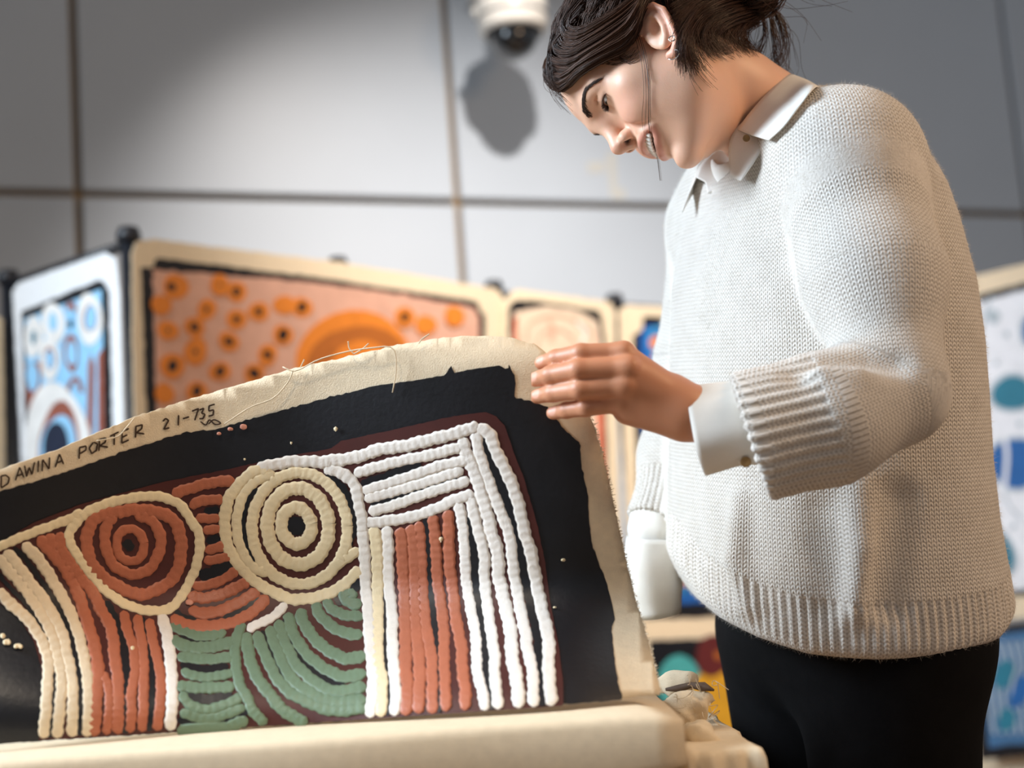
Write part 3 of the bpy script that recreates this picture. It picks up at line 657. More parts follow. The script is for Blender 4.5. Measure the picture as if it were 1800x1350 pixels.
# right-hand block
w2 = [(622, 833), (667, 820), (711, 809), (756, 800), (812, 785)]; w3 = [(636, 864), (678, 851), (733, 833), (778, 818), (826, 809)]
w3b = [(640, 878), (689, 865), (744, 849), (815, 826)]; w4 = [(647, 900), (689, 889), (733, 873), (778, 858), (826, 844)]
v1 = [(838, 748), (860, 764), (871, 793), (887, 824), (900, 853), (909, 880), (916, 909), (922, 938), (931, 964), (936, 987), (940, 1010), (947, 1047), (956, 1087), (964, 1122), (964, 1149), (964, 1180), (967, 1213), (971, 1262)]
v2 = [(836, 758), (842, 793), (853, 827), (864, 858), (876, 889), (887, 916), (896, 942), (900, 971), (904, 1010), (909, 1036), (916, 1076), (924, 1113), (927, 1140), (936, 1176), (938, 1213), (938, 1264)]
v3 = [(811, 769), (820, 798), (833, 827), (842, 853), (849, 880), (858, 909), (864, 938), (873, 964), (876, 989), (876, 1010), (880, 1028), (889, 1069), (898, 1113), (900, 1153), (907, 1187), (911, 1220), (913, 1266)]
v4 = [(826, 872), (836, 916), (844, 947), (851, 976), (851, 1010), (853, 1036), (858, 1076), (864, 1118), (869, 1153), (869, 1187), (873, 1218), (878, 1268)]
v5 = [(805, 880), (813, 920), (816, 953), (818, 987), (819, 1013), (822, 1036), (829, 1076), (836, 1113), (838, 1149), (840, 1184), (849, 1218), (856, 1270)]
u1 = [(637, 925), (640, 964), (642, 998), (642, 1024), (647, 1069), (649, 1113), (653, 1158), (656, 1202), (649, 1276)]
u2 = [(656, 925), (662, 960), (664, 998), (664, 1036), (664, 1073), (664, 1113), (664, 1158), (671, 1191), (671, 1224), (669, 1278)]
u3 = [(680, 924), (682, 960), (682, 998), (684, 1036), (689, 1080), (689, 1118), (691, 1158), (693, 1191), (696, 1220), (691, 1276)]
b1 = [(704, 927), (707, 964), (709, 1009), (711, 1047), (713, 1113), (713, 1169), (716, 1213), (712, 1272)]; b2 = [(722, 922), (727, 964), (729, 1009), (729, 1047), (731, 1102), (736, 1147), (738, 1191), (736, 1224), (736, 1272)]
b3 = [(736, 916), (740, 964), (742, 1009), (744, 1047), (749, 1102), (758, 1147), (760, 1191), (760, 1224), (760, 1272)]; b4 = [(760, 904), (764, 942), (767, 987), (769, 1024), (776, 1069), (780, 1113), (780, 1158), (782, 1202), (784, 1268)]
b5 = [(788, 896), (789, 942), (791, 998), (796, 1036), (802, 1091), (811, 1136), (813, 1180), (818, 1213), (816, 1266)]
strip_flat([(634, 850), (667, 840), (700, 828), (740, 816)], 12)
for a, b, w, q in ((w3b, w4, 6, (0.05, 0.95)), (v1, v2, 15, (0.06, 1)), (v4, v5, 14, (0.1, 1)), (b3, b4, 11, (0.02, 1)), (u2, u3, 5, (0.2, 1))): strip_flat(midline(a, b, *q), w)
for s in (w2, w3, w3b, w4): rope(s, 17, A_white)
rope([(642, 920), (678, 916), (722, 909), (767, 894), (800, 878), (834, 868)], 17, A_white)
rope([(560, 812), (600, 808), (633, 802), (667, 790), (711, 784), (756, 773), (800, 762), (843, 748)], 19, A_white)
for s, w in ((v1, 20), (v2, 18), (v3, 20), (v4, 18), (v5, 17), (u1, 18), (u3, 18)): rope(s, w, A_white)
rope(u2, 19, A_cream)
for s, w in ((b1, 19), (b2, 19), (b3, 18), (b4, 18), (b5, 18)): rope(s, w, A_terra)
# paint drips and chips on the black border
for x, y, a, b in [(428, 752, 6, 5), (405, 755, 5, 3), (385, 763, 4, 3), (990, 985, 4, 3), (975, 1068, 3, 2), (590, 757, 2, 6), (512, 780, 1.5, 4), (12, 1130, 7, 5), (32, 1137, 8, 4), (5, 1120, 4, 6), (333, 1060, 7, 5), (775, 950, 2.5, 6), (430, 808, 2, 3), (460, 1278, 9, 6), (233, 1141, 3, 5), (242, 1292, 4, 4)]:
    SEED[0] += 1
    m = mat('paint_fleck_pink', s2l(214, 150, 130), 0.5) if (y < 770 and x < 450) or (x, y) == (333, 1060) else A_cream
    ribbon_px(np.array([(x - a, y), (x, y - b * .3), (x + a, y)]), b * 2, 0.0034, m, 'paint_fleck', 0.0012, 0.2, SEED[0], sub=1.2)
# handwriting on the margin
GL = {'D': [[(0, 0), (0, 1), (.45, .95), (.75, .6), (.65, .2), (0, 0)]], 'A': [[(0, 0), (.4, 1), (.8, 0)], [(.15, .35), (.65, .35)]], 'W': [[(0, 1), (.2, 0), (.45, .7), (.7, 0), (.95, 1)]], 'I': [[(.2, 0), (.25, 1)]], 'N': [[(0, 0), (.05, 1), (.65, 0), (.7, 1)]],
      'P': [[(0, 0), (.05, 1), (.6, .9), (.6, .55), (.05, .45)]], 'O': [[(.35, 1), (0, .6), (.2, .05), (.6, .15), (.7, .7), (.35, 1)]], 'R': [[(0, 0), (.05, 1), (.6, .9), (.55, .55), (.05, .45), (.8, 0)]], 'T': [[(0, .95), (.8, 1)], [(.4, 1), (.38, 0)]], 'E': [[(.65, 1), (.05, 1), (0, 0), (.65, 0)], [(.02, .5), (.5, .52)]],
      '2': [[(0, .8), (.3, 1), (.6, .75), (.1, .05), (.7, .05)]], '1': [[(.3, 0), (.35, 1)]], '-': [[(.05, .5), (.75, .5)]], '7': [[(0, .95), (.7, 1), (.3, 0)]], '3': [[(0, .9), (.5, .95), (.25, .55), (.6, .35), (.4, 0), (0, .1)]], '5': [[(.7, 1), (.1, 1), (.05, .55), (.55, .5), (.5, .05), (0, .05)]]}
def write(txt, pos, h, wd):
    n = empty_l = None
    for ch, (x, y, ang) in zip(txt, pos):
        c, s = math.cos(ang), math.sin(ang)
        for st in GL[ch]:
            P = np.array([(x + c * a * wd + s * b * -h * 0, y - s * a * wd - b * h) for a, b in st])
            SEED[0] += 1
            P = resample(P, 2.0)
            ribbon_px(P, 3.0, 0.0016, A_ink, 'handwritten_mark', 0.0, 0.1, SEED[0], sub=1.5)
write('DAWINA', [(2, 858, .33), (27, 845, .33), (43, 839, .33), (63, 832, .33), (74, 829, .33), (97, 822, .36)], 21, 20)
write('PORTER', [(139, 807, .38), (157, 800, .38), (174, 793, .4), (193, 786, .4), (214, 779, .42), (238, 770, .42)], 20, 22)
write('21-735', [(286, 756, .25), (308, 750, .3), (320, 746, .3), (337, 741, .3), (350, 738, .3), (366, 733, .3)], 19, 18)
ribbon_px(np.array([(352, 741), (362, 747), (368, 738), (378, 746), (388, 744), (376, 738), (366, 746)]), 2.5, 0.0016, A_ink, 'handwritten_mark', 0.0, 0.1, 5, sub=1.5)
# loose warp threads along the top edge
def thread(pts, e=0.004, r=0.0006):
    P = catmull([CV(np.float64(x), np.float64(y), e + k) for x, y, k in pts], 24); part('loose_thread', *tube_vf(P, r, 6), M_thread, pt)
thread([(497, 645, .002), (520, 652, .004), (560, 632, .006), (610, 618, .006), (650, 612, .008), (690, 612, .006), (696, 650, .003), (690, 690, .002)])
thread([(612, 600, .004), (614, 612, .003), (622, 622, .002)]); thread([(648, 604, .004), (636, 614, .004), (622, 622, .002)])
thread([(755, 587, .004), (742, 596, .003), (736, 604, .002)]); thread([(516, 650, .003), (506, 672, .002), (480, 700, .003), (440, 716, .002), (395, 745, .002)])
thread([(236, 735, .003), (222, 752, .003), (205, 768, .002), (170, 775, .002)]); thread([(535, 632, .003), (528, 646, .003)])
# fray along the right edge
FR = []
E2 = resample(np.array(out[14:26], float), 1.6)
for x, y in E2:
    p = CV(np.float64(x - 1), np.float64(y), 0.0); d = rng.normal(0, .0005, 3) + np.array([0.0012, 0, 0])
    FR.append(np.array([p, p + d * .5, p + d + rng.normal(0, .0006, 3), p + d * 1.3 + rng.normal(0, .0008, 3)]))
v, f = strands_vf(np.array(FR), np.full((len(FR), 4), 0.0003)); o = part('frayed_edge', v, f, M_thread, pt); o['kind'] = 'stuff'

# ================================================================== PERSON
# head frame: x to her right, y out of the face, z to the crown
_l = np.array([-.2895, -.8837, .3677]); _l /= np.linalg.norm(_l)
_F = np.array([-.6378, -.1084, -.7626]); _F -= _l * (_F @ _l); _F /= np.linalg.norm(_F)
_U = np.cross(-_l, _F)
HR = np.stack([-_l, _F, _U], 1); HT = np.array([.165, 1.45, .322]); HS = 0.97
def H2C(p): return (np.asarray(p, float) * HS) @ HR.T + HT
def C2H(c): return ((np.asarray(c, float) - HT) @ HR) / HS
def HP(px, py, x):                 # point of the head at lateral x seen at a pixel
    d = U(px, py, 1.0); a = (d @ HR) / HS; b = -(HT @ HR) / HS; t = (x - b[0]) / a[0]; return a * t + b
def mx(p): return np.array([abs(p[0]), p[1], p[2]])

EYE = np.array([.0315, .0702, .0190])
earpts = [mx(HP(*q)) for q in [(1127, 62, -.071), (1123, 46, -.073), (1122, 31, -.077), (1131, 16, -.080), (1148, 9, -.082), (1165, 16, -.083), (1176, 35, -.084), (1185, 56, -.083), (1189, 76, -.080), (1186, 93, -.076), (1178, 97, -.074)]]
earanti = [mx(HP(*q)) for q in [(1141, 26, -.079), (1156, 30, -.081), (1166, 46, -.082), (1170, 64, -.080), (1168, 78, -.077)]]
earc = mx(HP(1154, 52, -.074)); eart = mx(HP(1146, 14, -.08)); earb = mx(HP(1182, 92, -.074))
ear_ax = (eart - earb)[1:]; ear_ax /= np.linalg.norm(ear_ax)
neck = [C2H(U(*q)) for q in [(1232, 124, 1.455), (1295, 168, 1.485), (1348, 214, 1.52), (1402, 300, 1.55)]]
scm = [C2H(U(*q)) for q in [(1222, 120, 1.41), (1268, 200, 1.437), (1302, 290, 1.455)]]
def head_sdf(P):
    Q = P.copy(); Q[:, 0] = np.abs(Q[:, 0])
    d = ell(P, (0, -.012, .050), (.073, .098, .080))
    d = smin(d, ell(P, (0, .030, .050), (.061, .069, .060)), .02)
    d = smin(d, ell(P, (0, .030, -.018), (.058, .054, .068)), .025)
    d = smin(d, ell(Q, (.034, .034, -.028), (.024, .036, .036)), .02)
    d = smin(d, ell(P, (0, .028, -.050), (.042, .044, .027)), .02)
    d = smin(d, chain(Q, [(.050, .002, -.030), (.043, .016, -.050), (.022, .051, -.0715), (0, .071, -.0775)], [.012, .011, .0105, .0125]), .022)
    d = smin(d, sph(P, (0, .0745, -.0775), .0128), .010)
    d = smin(d, chain(Q, [(0, .0915, .028), (.020, .0885, .034), (.042, .072, .033)], [.0105, .0105, .0095]), .014)
    d = smin(d, sph(Q, (.045, .057, -.001), .018), .02)
    d = smin(d, ell(Q, (.031, .0685, -.019), (.019, .0185, .018)), .014)
    d = smin(d, ell(P, (0, .066, -.036), (.028, .027, .026)), .012)
    d = smax(d, -ell(Q, (.033, .0985, .0195), (.0165, .0135, .0105)), .012)
    # lids
    d = smin(d, sph(Q, EYE, .0136), .005)
    d = smax(d, -chain(Q, [(.020, .0840, .0258), (.032, .0850, .0285), (.043, .0775, .0255)], [.0002, .0006, .0005]), .004)
    d = smax(d, -ell(Q, EYE + [.0005, .0122, -.0028], (.0118, .0080, .0021)), .0010)
    # nose
    d = smin(d, chain(P, [(0, .0935, .016), (0, .1000, -.001), (0, .1050, -.0100)], [.0068, .0074, .0082]), .012)
    d = smin(d, ell(Q, (.0104, .0940, -.0140), (.0060, .0082, .0068)), .006)
    d = smin(d, rcone(P, (0, .1045, -.0155), (0, .0955, -.0225), .0036, .004), .005)
    d = smax(d, -ell(Q, (.0068, .0995, -.0200), (.0036, .0064, .0048)), .0020)
    d = smax(d, -chain(Q, [(.0165, .0905, -.0070), (.0190, .0865, -.0140), (.0160, .0890, -.0205)], [.0006, .0014, .0008]), .005)
    d = smax(d, -chain(Q, [(.0185, .0915, -.0090), (.0270, .0870, -.0250), (.0340, .0800, -.0400)], [.0024, .0032, .0018]), .006)
    # mouth
    d = smin(d, chain(Q, [(0, .0922, -.0330), (.010, .0910, -.0323), (.020, .0858, -.0352), (.0300, .0775, -.0415)], [.0031, .0031, .0027, .0020]), .005)
    d = smin(d, chain(Q, [(0, .0874, -.0545), (.012, .0850, -.0532), (.022, .0800, -.0490), (.0300, .0775, -.0435)], [.0037, .0036, .0030, .0020]), .006)
    d = smax(d, -chain(Q, [(0, .0940, -.0436), (.012, .0912, -.0430), (.0240, .0835, -.0424)], [.0066, .0062, .0030]), .0015)
    d = smax(d, -ell(P, (0, .0720, -.046), (.022, .0200, .0065)), .002)
    d = smax(d, -chain(Q, [(0, .0935, -.0670), (.013, .0905, -.0655)], [.0060, .0045]), .008)
    # ear
    E = Q - earc.astype(np.float32); up = E[:, 1] * ear_ax[0] + E[:, 2] * ear_ax[1]; fw = E[:, 1] * ear_ax[1] - E[:, 2] * ear_ax[0]
    e = ell(np.stack([E[:, 0] - .001 + 0.25 * fw, fw + 0.002, up], 1), (0, 0, 0), (.0050, .0165, .0270))
    e = smin(e, chain(Q, earpts, [.0022, .0026, .0030, .0031, .0031, .0030, .0029, .0030, .0040, .0055, .0046], .001), .004)
    e = smax(e, -ell(np.stack([E[:, 0] - .008, fw - .001, up + .001], 1), (0, 0, 0), (.0085, .0078, .0115)), .003)
    e = smin(e, chain(Q, earanti, [.0022, .0026, .0028, .0026, .0024]), .004)
    e = smax(e, -ell(np.stack([E[:, 0] - .010, fw - .004, up - .021], 1), (0, 0, 0), (.0062, .0065, .0055)), .003)
    e = smin(e, sph(Q, mx(HP(1142, 64, -.073)), .0042), .003)
    d = smin(d, e, .005)
    # neck
    d = smin(d, chain(P, neck, [.044, .043, .049, .058], .03), .020)
    Pn = P
    d = smin(d, chain(Pn, scm, [.006, .008, .008], .01), .024)
    return d
hv, hf = surface_nets(head_sdf, (-.12, -.20, -.26), (.12, .125, .14), 0.0014)
hv = relax(hv, hf, 1, .35)
hl = hv.copy(); hq = hl.copy(); hq[:, 0] = np.abs(hq[:, 0])

# scalp line
HLY = [-.13, -.08, -.045, -.022, -.012, .012, .030, .050, .072, .090, .12]
HLZ = [-.062, -.055, -.034, -.010, .030, .022, .028, .040, .066, .088, .095]
def scalp(p): return p[:, 2] - np.interp(p[:, 1], HLY, HLZ)

# hand (view frame)
def uu(*q): return [U(*a) for a in q]
FING = [
    (uu((1096, 622, 1.234), (1021, 622, 1.234), (978, 630, 1.250), (952, 638, 1.262)), [.0102, .0088, .0078, .0064]),
    (uu((1104, 648, 1.224), (1017, 650, 1.224), (968, 659, 1.242), (940, 667, 1.258)), [.0108, .0092, .0080, .0066]),
    (uu((1099, 678, 1.224), (1020, 684, 1.224), (972, 691, 1.244), (944, 697, 1.259)), [.0104, .0090, .0078, .0065]),
    (uu((1090, 706, 1.232), (1030, 716, 1.232), (996, 721, 1.246), (972, 726, 1.258)), [.0096, .0080, .0070, .0060])]
THUMB = (uu((1180, 690, 1.247), (1120, 676, 1.280), (1062, 668, 1.304), (1012, 668, 1.310)), [.016, .0120, .0105, .0085])
PALM = [(uu((1206, 706, 1.236), (1096, 622, 1.234)), [.0125, .0098]), (uu((1208, 718, 1.233), (1104, 648, 1.224)), [.0130, .0102]), (uu((1208, 730, 1.234), (1099, 678, 1.224)), [.0130, .0098]), (uu((1204, 740, 1.237), (1090, 706, 1.232)), [.0125, .0094]),
        (uu((1194, 738, 1.232), (1105, 722, 1.238)), [.0150, .0125]), (uu((1190, 714, 1.240), (1105, 672, 1.246)), [.0145, .012])]
ARM = (uu((1205, 722, 1.238), (1232, 728, 1.244), (1330, 745, 1.246), (1560, 700, 1.287)), [.0190, .0200, .026, .036])
NAILS = uu((944, 631, 1.254), (934, 661, 1.249), (938, 691, 1.250), (967, 721, 1.250))
def hand_sdf(P):
    d = None
    for pts, rs in PALM:
        q = chain(P, pts, rs); d = q if d is None else smin(d, q, .012)
    d = smin(d, chain(P, *ARM, .01), .016)
    d = smin(d, chain(P, *THUMB, .004), .010)
    for pts, rs in FING:
        q = chain(P, pts, rs, .003)
        q = smin(q, sph(P, pts[0] + [0, -.0034, .0006], rs[0] * .86), .008)
        d = smin(d, q, .0022)
    return d
av, af = surface_nets(hand_sdf, (.015, 1.18, -.075), (.40, 1.37, .055), 0.0014)
av = relax(av, af, 1, .35)
# right hand behind the sheet, forearm in the far sleeve
RF = [(uu((1138 + 9 * k, 1016 + 2 * k, 1.592 + .004 * k), (1138 + 9 * k, 1042 + 2 * k, 1.594 + .004 * k), (1142 + 8 * k, 1046 + 2 * k, 1.606 + .003 * k), (1146 + 7 * k, 1032 + 2 * k, 1.612 + .002 * k)), [.0092, .0082, .0074, .0064]) for k in range(4)]
def rhand_sdf(P):
    d = chain(P, uu((1205, 690, 1.68), (1160, 930, 1.605), (1150, 985, 1.600)), [.034, .022, .018], .01)
    for k in range(4): d = smin(d, chain(P, uu((1148 + 3 * k, 992, 1.600), (1138 + 9 * k, 1016 + 2 * k, 1.592 + .004 * k)), [.013, .0095]), .010)
    for pts, rs in RF: d = smin(d, chain(P, pts, rs, .003), .0025)
    return smin(d, chain(P, uu((1142, 1000, 1.598), (1130, 1020, 1.606), (1134, 1042, 1.612), (1146, 1056, 1.614)), [.012, .0105, .0095, .008], .004), .006)
rv, rf = surface_nets(rhand_sdf, (.09, 1.50, -.30), (.26, 1.76, .04), 0.0022)

# join skin pieces into one body
hc = H2C(hv)
hN = len(hc); aN = len(av)
BV = np.vstack([hc, av, rv]); BF = np.vstack([hf, af + hN, rf + hN + aN])
def bridge(V, F, mids, sel_a, sel_b):   # tube of skin under the clothes between two patches of the body
    cen = V[F].mean(1)
    fa = int(np.argmin(np.linalg.norm(cen[:hNf] - sel_a, axis=1))); rng_ = np.arange(len(F)) >= hNf
    fb = int(np.argmin(np.where(rng_, np.linalg.norm(cen - sel_b, axis=1), 9)))
    qa, qb = F[fa], F[fb][::-1]
    k = int(np.argmin([np.linalg.norm(V[qa] - V[np.roll(qb, s)], axis=1).sum() for s in range(4)])); qb = np.roll(qb, k)
    Pm = catmull([V[qa].mean(0)] + mids + [V[qb].mean(0)], 12); T, N, B = frames(Pm); rings = [qa]; newV = []
    oa = V[qa] - V[qa].mean(0); a0 = np.arctan2(oa @ B[0], oa @ N[0]); n0 = len(V)
    for i in range(1, 11):
        r_ = .03 * math.sin(math.pi * i / 11) + .002
        newV += [Pm[i] + r_ * (math.cos(t) * N[i] + math.sin(t) * B[i]) for t in a0]; rings.append(np.arange(n0 + 4 * (i - 1), n0 + 4 * i))
    rings.append(qb); nF = [[r[j], r[(j + 1) % 4], s[(j + 1) % 4], s[j]] for r, s in zip(rings, rings[1:]) for j in range(4)]
    keep = np.ones(len(F), bool); keep[[fa, fb]] = False
    return np.vstack([V, newV]), np.vstack([F[keep], nF])
hNf = len(hf)
BV, BF = bridge(BV, BF, [U(1482, 275, 1.385), U(1540, 490, 1.325)], U(1430, 310, 1.52), U(1600, 700, 1.29)); hNf -= 1
BV, BF = bridge(BV, BF, [U(1262, 395, 1.65), U(1240, 520, 1.66)], U(1380, 320, 1.60), U(1210, 650, 1.69))
base = np.array(s2l(232, 184, 156)); lip = np.array(s2l(204, 128, 112)); pink = np.array(s2l(226, 150, 126)); hairc = np.array(s2l(40, 28, 22))
col = np.tile(np.r_[base, 1.0], (len(BV), 1))
def mixc(idx, c, w): col[idx, :3] = col[idx, :3] * (1 - w[:, None]) + c * w[:, None]
hi_ = np.arange(hN)
def near(p, pts, r0, r1, q=hq):
    dd = chain(q.astype(np.float32), pts, [0] * len(pts)); return 1 - sstep((dd - r0) / (r1 - r0))
mixc(hi_, lip, near(0, [(0, .0922, -.0335), (.010, .0910, -.0328), (.020, .0858, -.0357), (.029, .078, -.0415)], .0030, .0050) * .75)
mixc(hi_, lip, near(0, [(0, .0874, -.0545), (.012, .0850, -.0532), (.022, .0800, -.0490), (.029, .078, -.0437)], .0036, .0055) * .7)
mixc(hi_, pink, near(0, [(.034, .084, -.018), (.046, .070, -.012)], .006, .024) * .35)
mixc(hi_, pink, near(0, [(0, .111, -.010), (.001, .111, -.011)], .004, .012) * .30)
mixc(hi_, pink, near(0, earpts, .003, .012) * .45)
mixc(hi_, np.array(s2l(150, 96, 78)), near(0, [(.021, .0830, .0180), (.032, .0840, .0185), (.043, .0770, .0180)], .0010, .0045) * .6)
inside = near(0, [(0, .076, -.044), (.016, .072, -.043)], .008, .011); mixc(hi_, np.array(s2l(90, 34, 34)), inside)
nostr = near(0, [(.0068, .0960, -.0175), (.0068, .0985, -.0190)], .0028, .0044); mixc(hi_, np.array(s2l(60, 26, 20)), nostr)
eardist = chain(hq.astype(np.float32), earpts, [0] * len(earpts)); inear = (hq[:, 0] > .066) & (eardist < .022) & (hq[:, 1] > -.035)
sc = sstep((scalp(hl) + .002) / .006) * (~((hq[:, 0] > .0695) & (eardist < .026)))
mixc(hi_, hairc, sc)
ai = np.arange(hN, hN + aN)
mixc(ai, np.array(s2l(200, 132, 94)), np.full(aN, .85))  # hand tinted orange-brown: warm light on it put into the colour
for n_ in NAILS: mixc(ai, np.array(s2l(230, 172, 148)), 1 - sstep((np.linalg.norm(av - n_, axis=1) - .0045) / .002))
M_skin = bpy.data.materials.new('skin'); M_skin.use_nodes = True; nt = M_skin.node_tree; b = nt.nodes['Principled BSDF']
at = nd(nt, 'ShaderNodeAttribute', attribute_name='skin_tone'); tc = nd(nt, 'ShaderNodeTexCoord')
nz = nd(nt, 'ShaderNodeTexNoise'); nz.inputs['Scale'].default_value = 60; nz.inputs['Detail'].default_value = 6; nt.links.new(tc.outputs['Object'], nz.inputs['Vector'])
mxn = nd(nt, 'ShaderNodeMix', data_type='RGBA', blend_type='MULTIPLY'); mxn.inputs['Factor'].default_value = 0.22
nt.links.new(at.outputs['Color'], mxn.inputs['A']); nt.links.new(nz.outputs['Color'], mxn.inputs['B'])
nt.links.new(at.outputs['Color'], b.inputs['Base Color'])
b.inputs['Roughness'].default_value = 0.46; b.inputs['Subsurface Weight'].default_value = 0.18; b.inputs['Subsurface Radius'].default_value = (0.010, 0.004, 0.002); b.inputs['Subsurface Scale'].default_value = 0.6
nz2 = nd(nt, 'ShaderNodeTexNoise'); nz2.inputs['Scale'].default_value = 700; nt.links.new(tc.outputs['Object'], nz2.inputs['Vector'])
bp = nd(nt, 'ShaderNodeBump'); bp.inputs['Strength'].default_value = 0.12; bp.inputs['Distance'].default_value = 0.001; nt.links.new(nz2.outputs['Fac'], bp.inputs['Height']); nt.links.new(bp.outputs['Normal'], b.inputs['Normal'])
person = mesh('person', W(BV), BF, M_skin, None, True, {'skin_tone': ('FLOAT_COLOR', col)})
tag(person, 'woman in pale wool sweater and white collar bending her head over the lifted canvas', 'person')
def pp(name, V, F, m, parent=None, smooth=True, attrs=None): return part(name, V, F, m, parent or person, smooth, attrs)

# ------------------------------------------------------------------ face details
def hitf(fn, px, py, lift=0.0, lo=1.22, hi=1.70, n=240):   # nearest depth along a view ray where fn < lift (else the closest pass)
    ds = np.linspace(lo, hi, n); P = np.stack([(px - 900) / FPX * ds, ds, (675 - py) / FPX * ds], 1)
    s = fn(P.astype(np.float32)); m = s < lift
    i = int(np.argmax(m)) if m.any() else int(np.argmin(s)); return P[i]
headC = lambda P: head_sdf(C2H(P).astype(np.float32)) * HS
def surf(x, z, y0=.13):            # front surface of the face at (x, z) in the head frame
    ys = np.linspace(y0, .04, 90); P = np.stack([np.full(90, x), ys, np.full(90, z)], 1).astype(np.float32)
    d = head_sdf(P); i = int(np.argmax(d < 0)); return np.array([x, ys[i] + (ys[1] - ys[0]) * 0.5, z]) if (d < 0).any() else np.array([x, .05, z])
M_eye = bpy.data.materials.new('eyeball'); M_eye.use_nodes = True
_b = M_eye.node_tree.nodes['Principled BSDF']; _a = nd(M_eye.node_tree, 'ShaderNodeAttribute', attribute_name='eye_tone'); M_eye.node_tree.links.new(_a.outputs['Color'], _b.inputs['Base Color']); _b.inputs['Roughness'].default_value = 0.08
M_hair = bpy.data.materials.new('dark_brown_hair'); M_hair.use_nodes = True
_n = M_hair.node_tree; _b = _n.nodes['Principled BSDF']; _at = nd(_n, 'ShaderNodeAttribute', attribute_name='hair_tone'); _n.links.new(_at.outputs['Color'], _b.inputs['Base Color']); _b.inputs['Roughness'].default_value = 0.44; _b.inputs['Specular IOR Level'].default_value = 0.35
M_brow = mat('brow_hair', s2l(56, 38, 29), 0.7)
M_teeth = mat('teeth', s2l(246, 242, 234), 0.2)
M_silver = mat('silver', (0.8, 0.8, 0.8), 0.18, 1.0)
for sx in (-1, 1):
    c = EYE * [sx, 1, 1]; g = np.array([0.05 * -sx, .86, -.5]); g /= np.linalg.norm(g)
    n1, n2 = 20, 28; th = np.linspace(0.02, math.pi - .02, n1); ph = np.arange(n2) * 2 * math.pi / n2
    t1_ = np.cross(g, [1, 0, 0]); t1_ /= np.linalg.norm(t1_); t2_ = np.cross(g, t1_)
    V = np.array([[c + .0124 * (math.cos(t) * g + math.sin(t) * (math.cos(p) * t1_ + math.sin(p) * t2_)) for p in ph] for t in th]).reshape(-1, 3)
    tone = np.repeat(np.array([[.01, .008, .007, 1] if t < .2 else ([.07, .045, .03, 1] if t < .5 else [.72, .68, .66, 1]) for t in th]), n2, 0)
    F = []
    for i in range(n1 - 1):
        for j in range(n2): F.append((i * n2 + j, (i + 1) * n2 + j, (i + 1) * n2 + (j + 1) % n2, i * n2 + (j + 1) % n2))
    pp('eyeball', W(H2C(V)), F, M_eye, None, True, {'eye_tone': ('FLOAT_COLOR', tone)})
    # brow
    bp_ = [mx(C2H(hitf(headC, *q))) for q in [(1041, 203), (1033, 193), (1028, 178), (1030, 162), (1040, 149), (1054, 139)]]
    path = catmull(np.array(bp_)[:, [0, 2]], 30)
    S = []
    for k in range(300):
        t = rng.random() ** 1.1; q = path[int(t * 29)]; wdt = .0034 * (1 - .84 * t) * min(1, .5 + 4 * t)
        x, z = q[0] + rng.normal(0, .0005), q[1] + rng.uniform(-1, 1) * wdt
        tx, tz = path[min(29, int(t * 29) + 1)] - path[max(0, int(t * 29) - 1)]; L_ = math.hypot(tx, tz); tx, tz = tx / L_, tz / L_
        up_ = (1 - t) * 0.9; nx_ = np.array([.25 + .5 * t, .9, .1]) * .0008
        p0 = surf(x, z) + nx_; p2 = surf(x + .0055 * tx, z + .0055 * tz + .003 * up_ * (1 if z < q[1] else .1)) + nx_
        p1 = (p0 + p2) / 2 + nx_ * .9; S.append([p0 * [sx, 1, 1], p1 * [sx, 1, 1], p2 * [sx, 1, 1]])
    S = np.array(S); v, f = strands_vf(W(H2C(S)), np.tile([.00032, .00028, .00010], (len(S), 1)))
    o = pp('eyebrow', v, f, M_brow); o['kind'] = 'stuff'
    # lashes
    S = []
    for k in range(110):
        t = rng.random(); a = -1 + 2 * t; x = EYE[0] + .0122 * a; z = EYE[2] - .0008 - .0010 * a * a
        y = EYE[1] + math.sqrt(max(.0136 ** 2 - (x - EYE[0]) ** 2 - (z - EYE[2]) ** 2, 1e-7))
        p = np.array([x, y, z]); d_ = np.array([.25 + .35 * a, .8, -.45]); d_ /= np.linalg.norm(d_); L_ = rng.uniform(.006, .0085)
        S.append([p * [sx, 1, 1], (p + d_ * L_ * .5 + [0, 0, -.0009]) * [sx, 1, 1], (p + d_ * L_ + [0, 0, .0003]) * [sx, 1, 1]])
    S = np.array(S); v, f = strands_vf(W(H2C(S)), np.tile([.00034, .00026, .00008], (len(S), 1)))
    o = pp('eyelashes', v, f, M_brow); o['kind'] = 'stuff'
# teeth
TV, TF = [], []
for k in range(-4, 5):
    x0 = k * .0052; w_ = .0025 if abs(k) > 1 else .0028
    yc = .0882 - 9.0 * x0 * x0; ang = -18 * x0
    zc = -.0412 + 1.2 * x0 * x0 * 3
    v, f = revolve_vf((0, 0, 0), (0, 0, 1), [(0, -.0042), (.6, -.0040), (.95, -.0030), (1, 0), (1, .004), (0, .0045)], 12)
    v = v.copy(); v[:, 0] *= w_; v[:, 1] *= .0022
    c_, s_ = math.cos(ang), math.sin(ang); v[:, :2] = v[:, :2] @ np.array([[c_, s_], [-s_, c_]]); v += [x0, yc, zc]
    TF += [tuple(i + len(TV) * 1 for i in q) for q in f]; TV += list(v)
pp('teeth', W(H2C(TV)), TF, M_teeth)
